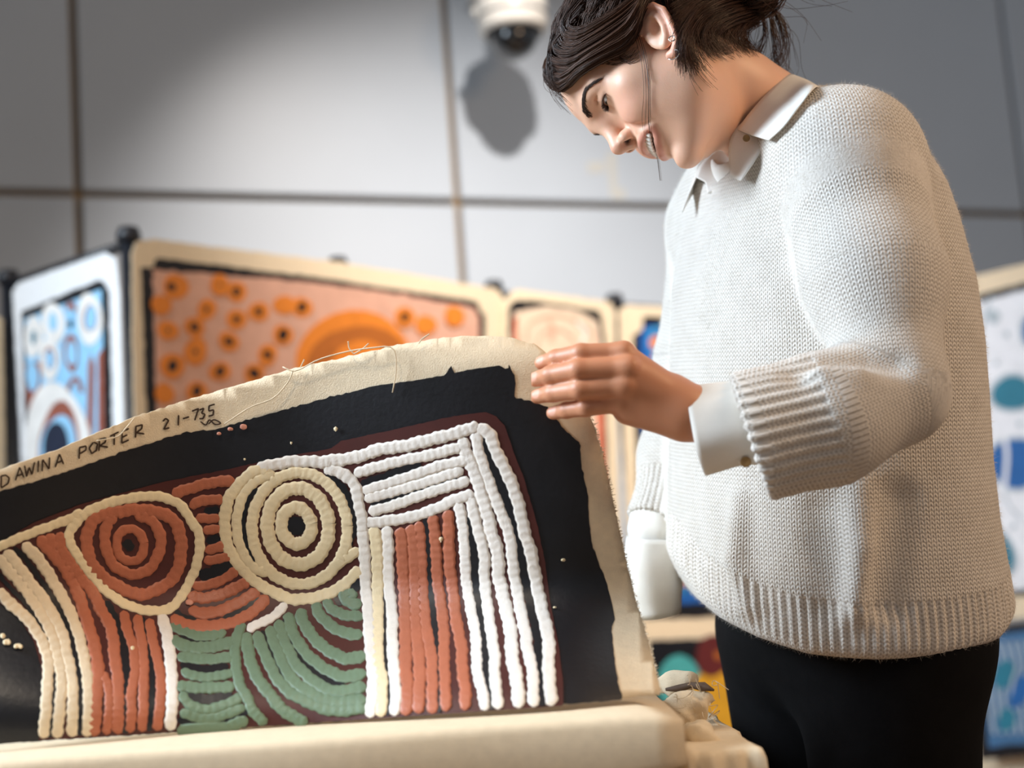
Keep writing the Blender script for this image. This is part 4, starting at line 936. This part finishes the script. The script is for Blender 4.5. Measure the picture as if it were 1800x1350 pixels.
# earrings on the near ear
eo = HP(1181, 68, -.0885); el = HP(1183, 94, -.082)
pp('ear_stud', *tube_vf(W(H2C([eo + .0030 * np.array([0, math.cos(t), math.sin(t)]) for t in np.linspace(0, 2 * math.pi, 20)])), .0007, 6), M_silver)
pp('ear_hoop', *tube_vf(W(H2C([el + .0062 * np.array([.25 * math.sin(t), math.cos(t), math.sin(t)]) + [0, .001, -.001] for t in np.linspace(math.pi * .75, math.pi * 2.1, 20)])), .0006, 6), M_silver)

# ------------------------------------------------------------------ hair
HC = np.array([0, -.010, .048]); HRr = np.array([.076, .101, .083])
BUN = np.array([0.004, -.126, -.008]); BR = .036
bdir = (BUN - HC) / HRr; bdir /= np.linalg.norm(bdir)
def hair_tone(n, lo=.6, hi=1.5):
    k = rng.uniform(lo, hi, n)[:, None]; return np.c_[np.array([s2l(64, 41, 29)]) * k, np.ones(n)]
def emit(name, S, r, tones, parent=None):
    S = np.asarray(S); v, f = strands_vf(W(H2C(S)), r); n = S.shape[1] * 3
    return pp(name, v, f, M_hair, parent, True, {'hair_tone': ('FLOAT_COLOR', np.repeat(tones, n, 0))})
roots = []
while len(roots) < 5200:
    u = rng.normal(size=3); u /= np.linalg.norm(u); p = HC + u * HRr * .985
    hd = np.interp(p[1], HLY, HLZ); e = p[2] - hd
    if e > 0 and not (abs(p[0]) > .062 and -.035 < p[1] < .026 and p[2] < .036): roots.append(u)
    if e > 0 and e < .012 and rng.random() < .8: roots.append(u)
roots = np.array(roots[:5200]); nS = len(roots); NP = 18
tt = np.linspace(0, 1, NP)
# clumps: every strand leans towards its clump's path
ncl = 130; cl = roots[rng.integers(0, nS, ncl)]; ci = np.argmax(roots @ cl.T, 1)
wv = rng.uniform(-1, 1, (ncl, 3)); cph = rng.uniform(0, 6, ncl); clift = rng.uniform(-.002, .0055, ncl); cfr = rng.uniform(3, 7, ncl)
def slerp(a, t):                    # sweep each root over its own side of the head to the bun
    wp = np.stack([a[:, 0] * 1.35 - .12 * (a[:, 0] < .35), np.full(len(a), -.10), np.maximum(a[:, 2], .05) + .22], 1); wp /= np.linalg.norm(wp, axis=1, keepdims=True)
    t = t[:, :, None]; return (1 - t) ** 2 * a[:, None] + 2 * t * (1 - t) * wp[:, None] * 1.15 + t ** 2 * bdir
pull = 0.55 * sstep(tt / .5)[None, :, None]
D_ = slerp(roots, tt[None]) * (1 - pull) + slerp(cl[ci], tt[None]) * pull
D_ /= np.linalg.norm(D_, axis=2, keepdims=True)
frontness = np.clip((roots[:, 1] - .25) / .6, 0, 1)[:, None]
thick = .003 + .006 * sstep(tt / .25)[None] + clift[ci][:, None] * sstep(tt / .3)[None] + rng.uniform(-.003, .003, (nS, 1))
thick = thick + frontness * .001 * np.sin(np.clip(tt * 3.2, 0, 1)[None] * math.pi) + .0016 * np.sin(cfr[ci][:, None] * tt[None] * 6 + cph[ci][:, None])
S = HC + D_ * (HRr + thick[:, :, None]) + (wv[ci] * .0035)[:, None] * np.sin(tt * math.pi)[None, :, None]
S += rng.normal(0, .0006, S.shape)
_e = S - np.array([0, earc[1], earc[2]]); _up = _e[..., 1] * ear_ax[0] + _e[..., 2] * ear_ax[1]; _fw = _e[..., 1] * ear_ax[1] - _e[..., 2] * ear_ax[0]
_in = ((_fw / .021) ** 2 + (_up / .031) ** 2 < 1) & (np.abs(S[..., 0]) > .05)
S[..., 0] = np.where(_in, np.sign(S[..., 0]) * np.minimum(np.abs(S[..., 0]), .064), S[..., 0])
rad = np.full((nS, NP), .00042) * np.linspace(1, .8, NP)[None]
emit('swept_hair', S, rad, hair_tone(nS) * np.r_[1, 1, 1, 1])['kind'] = 'stuff'
# front wave: thick locks that fall forward over the far side of the brow and sweep back
G0 = [(1002, 66), (970, 104), (963, 138), (986, 160), (1018, 130), (1060, 106), (1096, 90), (1116, 64), (1123, 30), (1142, -12)]
G1 = [(1014, 36), (978, 82), (974, 104), (1000, 112), (1035, 92), (1070, 70), (1102, 46), (1120, 20), (1136, -12), (1164, -40)]
G2 = [(1045, -26), (1008, 16), (1003, 44), (1022, 50), (1052, 36), (1085, 16), (1112, -4), (1136, -22), (1152, -42), (1174, -62)]
cap_ = lambda P: np.minimum(headC(P), ell(C2H(P).astype(np.float32), HC, HRr + .004) * HS)
def guide(G, lifts): return np.array([C2H(hitf(cap_, x, y, l_, 1.30, 1.62, 160)) for (x, y), l_ in zip(G, lifts)])
LF_ = [.006, .007, .007, .008, .008, .008, .007, .006, .004, .004]
GG = [guide(G0, LF_), guide(G1, [a + .003 for a in LF_]), guide(G2, [a + .004 for a in LF_])]
LK = []
for k in range(2600):
    c_ = rng.integers(0, 22); lane = np.clip((c_ + .5 + rng.normal(0, .33)) / 22, 0, 1) * 2; i_ = min(int(lane), 1); u_ = lane - i_
    pts = GG[i_] * (1 - u_) + GG[i_ + 1] * u_
    nrm_ = (pts - HC) / HRr; nrm_ /= np.linalg.norm(nrm_, axis=1, keepdims=True)
    pts = pts + nrm_ * (.0035 * math.sin(c_ * 2.4) - .0035 * abs((lane * 11) % 1 - .5) + rng.uniform(-.003, .002)) + rng.normal(0, .0012, 3) + .0012 * np.sin(np.arange(10) * 1.1 + c_ * 1.7)[:, None] * [0, 1, 1]
    LK.append(catmull(pts, 22))
LK = np.array(LK); v, f = strands_vf(W(H2C(LK)), np.full((len(LK), 22), .00042))
pp('front_wave', v, f, M_hair, None, True, {'hair_tone': ('FLOAT_COLOR', np.repeat(hair_tone(len(LK), .45, 1.8), 66, 0))})['kind'] = 'stuff'
# bun
BS = []
for k in range(620):
    ax = rng.normal(size=3) * [1.0, .5, .8]; ax /= np.linalg.norm(ax); a = np.cross(ax, [.3, .5, .8]); a /= np.linalg.norm(a); b_ = np.cross(ax, a)
    t0 = rng.uniform(0, 6); L_ = rng.uniform(2.2, 4.6); rr = BR * (rng.random() ** .35) * rng.uniform(.75, 1.12); hgt = rng.uniform(-.6, .6) * BR
    t = t0 + tt * L_
    BS.append(BUN + (np.cos(t)[:, None] * a + np.sin(t)[:, None] * b_) * rr * np.sqrt(max(.15, 1 - (hgt / BR) ** 2)) + ax * hgt * .8 + rng.normal(0, .0012, 3))
emit('hair_bun', BS, np.full((len(BS), NP), .00045), hair_tone(len(BS), .5, 1.9))['kind'] = 'stuff'
bv, bf = surface_nets(lambda P: ell(P, BUN, (.030, .031, .030)), BUN - .05, BUN + .05, .004)
pp('bun_core', W(H2C(bv)), bf, mat('hair_core', s2l(26, 18, 14), .7))
# loose ends falling from the bun, nape wisps, the long strand by the cheek
LS = []
def loose(pts, n, jit, spread):
    for k in range(n):
        o_ = rng.normal(0, jit, 3)
        LS.append(C2H(catmull([U(*q) + o_ * (i / len(pts)) * spread + rng.normal(0, jit * .35, 3) for i, q in enumerate(pts)], NP)))
loose([(1352, 10, 1.50), (1372, 40, 1.50), (1378, 90, 1.505), (1352, 128, 1.50)], 40, .006, 1.6)
loose([(1340, 20, 1.49), (1345, 60, 1.49), (1330, 100, 1.49), (1318, 122, 1.49)], 30, .006, 1.6)
loose([(1355, 25, 1.49), (1362, 70, 1.49), (1368, 110, 1.50), (1380, 132, 1.50)], 26, .005, 1.4)
loose([(1360, 20, 1.50), (1385, 50, 1.50), (1392, 90, 1.50), (1390, 122, 1.50)], 10, .009, 2)
loose([(1330, 0, 1.49), (1380, 5, 1.49), (1420, 20, 1.49), (1450, 45, 1.49)], 7, .012, 2)
def combed(G0_, G1_, n, lift, jit=.002):
    A_ = guide(G0_, [lift] * len(G0_)); B_ = guide(G1_, [lift * 1.3] * len(G1_))
    for k in range(n):
        u_ = rng.random(); c_ = catmull(A_ * (1 - u_) + B_ * u_ + rng.normal(0, jit, 3) + rng.normal(0, jit * .25, A_.shape), 40)
        i0 = int(rng.random() ** 1.6 * 14); LS.append(resample(c_[i0:][::-1], 1e9 if False else np.linalg.norm(np.diff(c_[i0:], axis=0), axis=1).sum() / (NP - .5))[:NP])
combed([(1193, 128), (1194, 100), (1200, 70), (1214, 38), (1246, 8), (1290, -10)], [(1176, 8), (1190, 0), (1215, -10), (1240, -20), (1270, -22), (1300, -24)], 420, .007)
combed([(1250, 124), (1228, 100), (1212, 74), (1224, 44), (1260, 22), (1305, 10)], [(1196, 132), (1198, 96), (1204, 66), (1222, 34), (1256, 10), (1300, -4)], 300, .006, .0028)
combed([(1290, 94), (1274, 84), (1258, 70), (1262, 50), (1288, 34), (1320, 24)], [(1240, 100), (1230, 84), (1228, 62), (1242, 42), (1274, 24), (1312, 12)], 420, .005, .0032)
combed([(1338, 96), (1326, 84), (1314, 72), (1312, 56), (1322, 44), (1336, 34)], [(1288, 90), (1280, 80), (1274, 66), (1284, 50), (1302, 38), (1326, 28)], 260, .004, .003)
combed([(1228, 160), (1212, 134), (1204, 110), (1200, 84), (1204, 60), (1216, 36)], [(1262, 150), (1240, 128), (1222, 104), (1214, 80), (1216, 58), (1230, 36)], 22, .005, .003)
def onskin(G, n, jit, lift=.003):
    A_ = guide(G, [lift] * len(G))
    for k in range(n): LS.append(catmull(A_ + rng.normal(0, jit, 3) + rng.normal(0, jit * .5, A_.shape), NP))
onskin([(1122, 60), (1132, 95), (1140, 140), (1140, 190), (1141, 226), (1148, 250), (1156, 280), (1160, 318)], 4, .0007, .004)
onskin([(1118, 66), (1128, 110), (1133, 160), (1131, 205), (1132, 236)], 2, .0010, .003)
onskin([(1084, 92), (1096, 104), (1110, 107), (1126, 98)], 10, .0022, .002)
onskin([(1060, 106), (1085, 108), (1105, 100), (1120, 86)], 14, .0022, .002)
loose([(972, 60, 1.44), (965, 100, 1.44), (968, 150, 1.44), (992, 176, 1.44)], 26, .003, 2.2)
emit('loose_strands', LS, np.tile(np.linspace(.00032, .00014, NP), (len(LS), 1)), hair_tone(len(LS), .6, 1.7))['kind'] = 'stuff'

# ------------------------------------------------------------------ sweater
TL = np.array([.33, -.944]); TFw = np.array([-.944, -.33])
rows = [(150, 1330, 1470), (220, 1285, 1545), (300, 1245, 1598), (400, 1212, 1642), (500, 1198, 1672), (600, 1194, 1688), (700, 1192, 1696), (800, 1192, 1702), (900, 1188, 1715), (980, 1184, 1732), (1040, 1186, 1742), (1100, 1190, 1744), (1200, 1200, 1740)]
TD = 1.52
rz = np.array([(675 - r[0]) / FPX * TD for r in rows])[::-1]; rc = np.array([((r[1] + r[2]) / 2 - 900) / FPX * TD for r in rows])[::-1]; rw = np.array([(r[2] - r[1]) / 2 / FPX * TD for r in rows])[::-1]
SH_N, SH_F = U(1482, 282, 1.372), U(1262, 392, 1.655)
ARM_N = (uu((1486, 284, 1.372), (1538, 490, 1.318), (1572, 688, 1.272), (1450, 736, 1.246), (1318, 768, 1.238), (1250, 784, 1.240)), [.060, .060, .0425, .053, .0505, .050])
ARM_Fp = (uu((1256, 400, 1.655), (1222, 640, 1.675), (1178, 800, 1.640), (1152, 920, 1.605), (1142, 960, 1.60)), [.050, .046, .034, .029, .029])
HEM = [(1150, 950, 1.55), (1190, 1004, 1.53), (1225, 1052, 1.49), (1262, 1082, 1.46), (1330, 1119, 1.40), (1420, 1150, 1.36), (1540, 1163, 1.335), (1640, 1147, 1.37), (1715, 1106, 1.46), (1742, 1062, 1.52), (1775, 1010, 1.54)]
hx = np.array([U(*q)[0] for q in HEM]); hz_ = np.array([U(*q)[2] for q in HEM])
n_axis = np.array([-.93, .19, -.31]); n_axis /= np.linalg.norm(n_axis)
f_axis = U(1152, 920, 1.605) - U(1178, 800, 1.640); f_axis /= np.linalg.norm(f_axis)
NCUT, FCUT = U(1318, 767, 1.238), U(1152, 915, 1.606)
NECK_C = [U(*q) for q in [(1200, 120, 1.44), (1342, 222, 1.505), (1352, 262, 1.515)]]
def torso_raw(P):
    z = P[:, 2]; cx = np.interp(z, rz, rc); w = np.interp(z, rz, rw)
    a = np.interp(z, [-.32, -.1, .1, .2, .3], [.195, .19, .185, .175, .12]); b_ = np.sqrt(np.maximum(w * w - (a * .33) ** 2, .004)) / .944
    q = np.stack([P[:, 0] - cx, P[:, 1] - TD], 1); u = q @ TL; v = q @ TFw
    k = (np.abs(u / a) ** 2.25 + np.abs(v / b_) ** 2.25) ** (1 / 2.25)
    return (k - 1) * np.minimum(a, b_) * .92
def arm_n(P): return chain(P, *ARM_N, .03)
def arm_f(P): return chain(P, *ARM_Fp, .02)
def shoulders(P): return smin(rcone(P, SH_N, U(1372, 262, 1.52), .0600, .062), rcone(P, U(1372, 262, 1.52), SH_F, .062, .055), .04)
def hem_d(P): return np.interp(P[:, 0], hx, hz_) - P[:, 2]
def core(P):
    t = smax(torso_raw(P), P[:, 2] - .262, .05)
    t = smin(t, shoulders(P), .05)
    t = smin(t, rcone(P, U(1450, 228, 1.44), SH_N, .030, .052), .04)
    return t
def sweater_sdf(P):
    t = core(P)
    # soft vertical folds in the body
    t = smin(t, chain(P, uu((1508, 850, 1.337), (1514, 960, 1.328), (1500, 1070, 1.330)), [.004, .010, .006]), .022)
    t = smin(t, chain(P, uu((1300, 880, 1.400), (1290, 980, 1.392), (1320, 1060, 1.385)), [.003, .008, .004]), .022)
    t = smax(t, -chain(P, uu((1440, 900, 1.335), (1450, 1010, 1.325), (1452, 1060, 1.328)), [.003, .006, .003]), .03)
    t = smax(t, -chain(P, uu((1585, 880, 1.330), (1570, 1000, 1.322), (1560, 1060, 1.326)), [.003, .006, .003]), .03)
    t = smax(t, hem_d(P), .018)
    a = smax(arm_n(P), (P - NCUT.astype(np.float32)) @ n_axis.astype(np.float32), .004)
    # folds at the crook of the elbow
    a = smax(a, -chain(P, uu((1408, 642, 1.205), (1470, 638, 1.215), (1530, 634, 1.222), (1575, 640, 1.226)), [.004, .007, .005, .0005]), .026)
    a = smin(a, chain(P, uu((1440, 655, 1.205), (1500, 665, 1.212), (1560, 700, 1.226)), [.004, .006, .004]), .018)
    f = smax(arm_f(P), (P - FCUT.astype(np.float32)) @ f_axis.astype(np.float32), .004)
    k_ = (.012 + .020 * sstep((P[:, 2] - .06) / .09)).astype(np.float32); h_ = np.maximum(k_ - np.abs(t - a), 0) / k_
    d = smin(np.minimum(t, a) - h_ * h_ * k_ * .25, f, .016)
    # neckline
    d = smax(d, -chain(P, NECK_C, [.055, .074, .072], .02), .010)
    d = smax(d, -rcone(P, U(1285, 285, 1.40), U(1240, 345, 1.46), .030, .012), .006)
    # hollow sleeve ends
    d = smax(d, -rcone(P, NCUT - n_axis * .012, NCUT + n_axis * .05, .0450, .0450), .003)
    d = smax(d, -rcone(P, FCUT - f_axis * .012, FCUT + f_axis * .05, .0255, .0255), .003)
    return d
sv, sf = surface_nets(sweater_sdf, (.08, 1.13, -.34), (.56, 1.76, .37), 0.0026)
sv = relax(sv, sf, 2, .4)
# knitting coordinates
Pf = sv.astype(np.float32)
dt, dn, df = core(Pf), arm_n(Pf), arm_f(Pf)
def arm_uv(P, pts):
    P = P.astype(float); best = np.full(len(P), 9.0); s_o = np.zeros(len(P)); a_o = np.zeros(len(P)); acc = 0.0
    nb = np.cross(pts[1] - pts[0], pts[-1] - pts[0]); nb /= np.linalg.norm(nb)
    for i in range(len(pts) - 1):
        ba = pts[i + 1] - pts[i]; L_ = np.linalg.norm(ba); e = ba / L_; t = np.clip((P - pts[i]) @ e, 0 if i else -1, L_ if i < len(pts) - 2 else 9)
        q = P - pts[i] - t[:, None] * e; dd = np.linalg.norm(q, axis=1); n1_ = nb - e * (nb @ e); n1_ /= np.linalg.norm(n1_); n2_ = np.cross(e, n1_)
        m = dd < best; best[m] = dd[m]; s_o[m] = (acc + t)[m]; a_o[m] = np.arctan2(q @ n2_, -(q @ n1_))[m]; acc += L_
    return a_o, s_o
z = sv[:, 2]; q = np.stack([sv[:, 0] - np.interp(z, rz, rc), sv[:, 1] - TD], 1)
ang_t = np.arctan2(q @ TL, -(q @ TFw)); ang_t = np.arctan2(np.sin(ang_t - math.pi / 2), np.cos(ang_t - math.pi / 2))
KU = ang_t * .172; KVv = z.copy(); RIB = np.clip(1 - (-(hem_d(Pf)) - .052) / .006, 0, 1)
isn = (dn < dt) & (dn < df) & ((sv[:, 1] < 1.45)); isf = (df < dt) & (df < dn)
an, sn = arm_uv(sv, ARM_N[0]); a2, s2_ = arm_uv(sv, ARM_Fp[0])
KU = np.where(isn, an * .055, np.where(isf, a2 * .036, KU)); KVv = np.where(isn, sn, np.where(isf, s2_, KVv))
cutn = -((sv - NCUT) @ n_axis); cutf = -((sv - FCUT) @ f_axis)
RIB = np.where(isn, np.clip(1 - (cutn - .070) / .005, 0, 1) * (sn > .3), np.where(isf, np.clip(1 - (cutf - .052) / .005, 0, 1), RIB))
nk = chain(Pf, NECK_C, [.055, .074, .072], .02); RIB = np.where((nk < .014) & ~isf, 1.0, RIB)
ribp = np.where(isn, .0100, np.where(isf, .0075, .0088))
nrm = vnormals(sv, sf)
sv = sv + nrm * (RIB * (.0016 * np.cos(2 * math.pi * KU / ribp)) - (RIB > .5) * .0010)[:, None] * (nk > .014)[:, None] * np.where(isn | isf, 1, sstep((-hem_d(Pf) - .002) / .012))[:, None]
seam = sstep((np.minimum(np.abs(dn - dt), np.abs(df - dt)) - .002) / .009) * np.where(RIB > .5, 1, 1)
wool = bpy.data.materials.new('cream_wool_knit'); wool.use_nodes = True; nt = wool.node_tree; b = nt.nodes['Principled BSDF']
at = nd(nt, 'ShaderNodeAttribute', attribute_name='knit'); sp = nd(nt, 'ShaderNodeSeparateXYZ'); nt.links.new(at.outputs['Vector'], sp.inputs[0])
def mth(op, a, b_=None, c=None):
    n = nd(nt, 'ShaderNodeMath', operation=op)
    for i, v in enumerate((a, b_, c)):
        if v is None: continue
        if isinstance(v, (int, float)): n.inputs[i].default_value = v
        else: nt.links.new(v, n.inputs[i])
    return n.outputs[0]
uN = mth('DIVIDE', sp.outputs[0], 0.0050); vN = mth('DIVIDE', sp.outputs[1], 0.0042)
tri = mth('ABSOLUTE', mth('SUBTRACT', mth('FRACT', uN), 0.5))
vs = mth('ADD', vN, mth('MULTIPLY', tri, 1.1))
st1 = mth('SINE', mth('MULTIPLY', vs, 6.2832)); colu = mth('COSINE', mth('MULTIPLY', tri, 12.566))
sm_ = nd(nt, 'ShaderNodeAttribute', attribute_name='seam')
stitch = mth('MULTIPLY', mth('ADD', mth('MULTIPLY', st1, 0.5), mth('MULTIPLY', colu, -0.35)), sm_.outputs['Fac'])
ribw = mth('SUBTRACT', 1.0, mth('MULTIPLY', sp.outputs[2], 0.55))
tc = nd(nt, 'ShaderNodeTexCoord')
fz = nd(nt, 'ShaderNodeTexNoise'); fz.inputs['Scale'].default_value = 420; fz.inputs['Detail'].default_value = 5; nt.links.new(tc.outputs['Object'], fz.inputs['Vector'])
mel = nd(nt, 'ShaderNodeTexNoise'); mel.inputs['Scale'].default_value = 34; mel.inputs['Detail'].default_value = 6; nt.links.new(tc.outputs['Object'], mel.inputs['Vector'])
hgt = mth('ADD', mth('MULTIPLY', stitch, ribw), mth('MULTIPLY', fz.outputs['Fac'], 1.2))
bp = nd(nt, 'ShaderNodeBump'); bp.inputs['Strength'].default_value = 0.55; bp.inputs['Distance'].default_value = 0.0013; nt.links.new(hgt, bp.inputs['Height']); nt.links.new(bp.outputs['Normal'], b.inputs['Normal'])
cr = nd(nt, 'ShaderNodeValToRGB'); cr.color_ramp.elements[0].position = 0.12; cr.color_ramp.elements[1].position = 0.55
cr.color_ramp.elements[0].color = (*s2l(152, 140, 124), 1); cr.color_ramp.elements[1].color = (*s2l(228, 223, 216), 1)
shade = mth('ADD', mth('MULTIPLY', stitch, 0.30), mth('ADD', 0.36, mth('MULTIPLY', mel.outputs['Fac'], 0.25)))  # shade in the stitch holes put into the colour, plus random wool tone
nt.links.new(shade, cr.inputs['Fac']); nt.links.new(cr.outputs['Color'], b.inputs['Base Color'])
b.inputs['Roughness'].default_value = 0.95; b.inputs['Sheen Weight'].default_value = 0.35; b.inputs['Sheen Roughness'].default_value = 0.5; b.inputs['Specular IOR Level'].default_value = 0.15
sweater = pp('sweater', W(sv), sf, wool, None, True, {'knit': ('FLOAT_VECTOR', np.stack([KU, KVv, RIB], 1)), 'seam': ('FLOAT', seam)})
sweater['label'] = 'chunky pale oatmeal wool sweater with ribbed hem and cuffs'
# mohair fuzz
nrm = vnormals(sv, sf); pick = rng.integers(0, len(sv), 70000)
p0 = sv[pick]; n0 = nrm[pick]; tg = rng.normal(size=p0.shape); tg -= n0 * (tg * n0).sum(1, keepdims=True); tg /= np.linalg.norm(tg, axis=1, keepdims=True)
L_ = rng.uniform(.002, .0075, (len(pick), 1)); d1 = n0 * rng.uniform(.35, 1, (len(pick), 1)) + tg * .8
S3 = np.stack([p0, p0 + d1 * L_ * .5, p0 + d1 * L_ * .8 + tg * L_ * .4], 1)
side = np.cross(d1, n0 + .01); side /= np.linalg.norm(side, axis=1, keepdims=True) + 1e-9
fv = np.stack([p0 + side * .00012, p0 - side * .00012, S3[:, 2]], 1).reshape(-1, 3); ff = np.arange(len(fv)).reshape(-1, 3)
o = pp('wool_fuzz', W(fv), ff, mat('wool_fibre', s2l(230, 224, 214), 0.9), sweater); o['kind'] = 'stuff'

# ------------------------------------------------------------------ shirt
M_shirt = mat('white_shirt', s2l(234, 231, 224), 0.7, var=0.02, scale=60, bump=0.08, bscale=500)
M_button = mat('horn_button', s2l(150, 116, 70), 0.35)
shv, shf = surface_nets(lambda P: smax(smax(smax(core(P) + .007, -chain(P, NECK_C, [.046, .055, .052], .02), .006), (.02 - P[:, 2]), .004), -rcone(P, U(1283, 268, 1.36), U(1272, 345, 1.42), .016, .006), .004), (.08, 1.25, -.02), (.5, 1.76, .36), .004)
shirt = pp('shirt', W(shv), shf, M_shirt)
def sheet3(name, rowsC, n=26, thick=.0013, m=None, mid_bulge=0.0):
    R_ = np.array([catmull([U(*q) for q in r], n) for r in rowsC])
    k = len(R_); ts = np.linspace(0, 1, 10); G = []
    for t in ts:
        x = t * (k - 1); i = min(int(x), k - 2); u = x - i; G.append(R_[i] * (1 - u) + R_[i + 1] * u)
    G = np.array(G); v, f = loft_vf(G)
    o = pp(name, W(v), f, m or M_shirt, shirt); solid(o, thick, 0); return o
# near collar leaf, round the back, far collar leaf
def on_sw(px, py, lift): return (px, py, float(hitf(sweater_sdf, px, py, lift, 1.25, 1.60, 200)[1]))
sheet3('collar', [[(1297, 228, 1.430), (1318, 199, 1.432), (1350, 163, 1.440), (1385, 132, 1.480), (1408, 138, 1.54)],
                  [(1322, 238, 1.396), (1345, 213, 1.396), (1376, 178, 1.404), (1410, 142, 1.450), (1428, 146, 1.52)],
                  [on_sw(1351, 247, .008), on_sw(1378, 222, .007), on_sw(1405, 187, .007), on_sw(1432, 154, .006), (1446, 158, 1.50)]])
sheet3('collar_stand', [[(1385, 140, 1.50), (1345, 172, 1.450), (1312, 208, 1.436), (1288, 236, 1.432), (1281, 268, 1.428), (1285, 312, 1.424)],
                        [(1400, 160, 1.48), (1372, 200, 1.432), (1352, 236, 1.412), (1345, 254, 1.402), (1326, 284, 1.400), (1302, 318, 1.402)]])
sheet3('collar', [[(1264, 254, 1.535), (1246, 268, 1.525), (1230, 290, 1.515), (1224, 312, 1.508)],
                  [(1244, 280, 1.545), (1230, 296, 1.540), (1219, 318, 1.528), (1210, 344, 1.515)],
                  [(1238, 310, 1.550), (1226, 328, 1.545), (1212, 350, 1.530), (1199, 373, 1.512)]])
sheet3('collar_stand', [[(1264, 254, 1.535), (1246, 268, 1.526), (1230, 290, 1.516), (1224, 312, 1.508)],
                        [(1288, 282, 1.52), (1276, 298, 1.515), (1258, 308, 1.505), (1240, 320, 1.500)],
                        [(1292, 312, 1.50), (1284, 326, 1.485), (1266, 332, 1.485), (1244, 340, 1.490)]])
def button(px, py, d, r=.0045, parent=None):
    c = UW(px, py, d); ax = CAM - c; ax /= np.linalg.norm(ax)
    pp('button', *revolve_vf(c, ax, [(0, 0), (r, 0), (r, .0012), (r * .8, .0018), (r * .55, .0012), (0, .0012)], 16), M_button, parent or shirt)
button(1312, 243, 1.405, .0036)
# near cuff: open tube of doubled cloth
def cuff(name, path, rad, n=36, squash=None, start=0.0):
    P = np.array([U(*q) for q in path]); P = catmull(P, 14); r = np.interp(np.linspace(0, 1, 14), np.linspace(0, 1, len(rad)), rad)
    T, N, B = frames(P); a = np.linspace(0, 2 * math.pi, n, endpoint=False); V = []
    for i in range(14):
        rr = r[i] * (1 + .03 * np.sin(3 * a + 1) + .015 * np.sin(7 * a + 2 + i * .1))
        V.append(P[i] + rr[:, None] * (np.cos(a)[:, None] * N[i] + np.sin(a)[:, None] * B[i]))
    V = np.array(V); idx = np.arange(14 * n).reshape(14, n)
    F = np.stack([idx[:-1], np.roll(idx[:-1], -1, 1), np.roll(idx[1:], -1, 1), idx[1:]], -1).reshape(-1, 4)
    o = pp(name, W(V.reshape(-1, 3)), F, M_shirt, shirt); solid(o, .0016, -1); return o
cuff('shirt_cuff', [(1350, 746, 1.236), (1290, 748, 1.236), (1227, 760, 1.243)], [.0360, .0372, .0400])
button(1311, 812, 1.208, .0048)
cuff('shirt_sleeve', [(1158, 890, 1.61), (1152, 912, 1.605), (1149, 935, 1.602), (1148, 955, 1.60)], [.0245, .0275, .0285, .0240])
cuff('shirt_cuff', [(1148, 944, 1.600), (1147, 985, 1.600), (1150, 1030, 1.602), (1158, 1080, 1.604)], [.0300, .0330, .0315, .0250])

# ------------------------------------------------------------------ trousers and shoes
M_trs = mat('black_trousers', (0.0035, 0.0035, 0.004), 0.9, var=0.2, scale=50, bump=0.1, bscale=600, spec=0.12)
hn = UW(1556, 1120, 1.435); hf_ = UW(1400, 1110, 1.585)
def down(p, z, dx=0, dy=0): return np.array([p[0] + dx, p[1] + dy, z])
LN = [hn, down(hn, .50, -.015, .0), down(hn, .10, .03, .01)]; LF = [hf_, down(hf_, .50, .005, .02), down(hf_, .10, .05, .03)]
up3 = np.array([0, 0, .14])
def trousers_sdf(P):
    d = smin(chain(P, LN, [.094, .066, .052], .02), chain(P, LF, [.088, .064, .052], .02), .018)
    d = smin(d, rcone(P, (hn + hf_) / 2 + np.array([.0, 0, .03]), (hn + hf_) / 2 + up3, .115, .11), .05)
    d = smin(d, sph(P, hn + np.array([.02, .02, .0]), .092), .04)
    d = smax(d, .085 - P[:, 2], .004)
    return smax(d, P[:, 2] - (hn[2] + .12), .01)
tv, tf = surface_nets(trousers_sdf, (.05, 1.25, .05), (.65, 1.85, 1.12), .0065)
pp('trousers', relax(tv, tf, 1), tf, M_trs)
M_shoe = mat('black_shoe', (0.02, 0.02, 0.022), 0.4)
for p in (LN[2], LF[2]):
    fd = np.array([-.944, -.25, 0]); fd /= np.linalg.norm(fd)
    b0 = np.array([p[0], p[1], 0.0])
    fn = lambda P: smax(smin(rcone(P, b0 + fd * -.03 + [0, 0, .045], b0 + fd * .15 + [0, 0, .030], .044, .036), rcone(P, b0 + [0, 0, .05], b0 + [0, 0, .12], .045, .047), .03), .0005 - P[:, 2], .006)
    v, f = surface_nets(fn, b0 + [-.26, -.14, -.02], b0 + [.14, .14, .2], .006); pp('shoe', relax(v, f, 1), f, M_shoe)
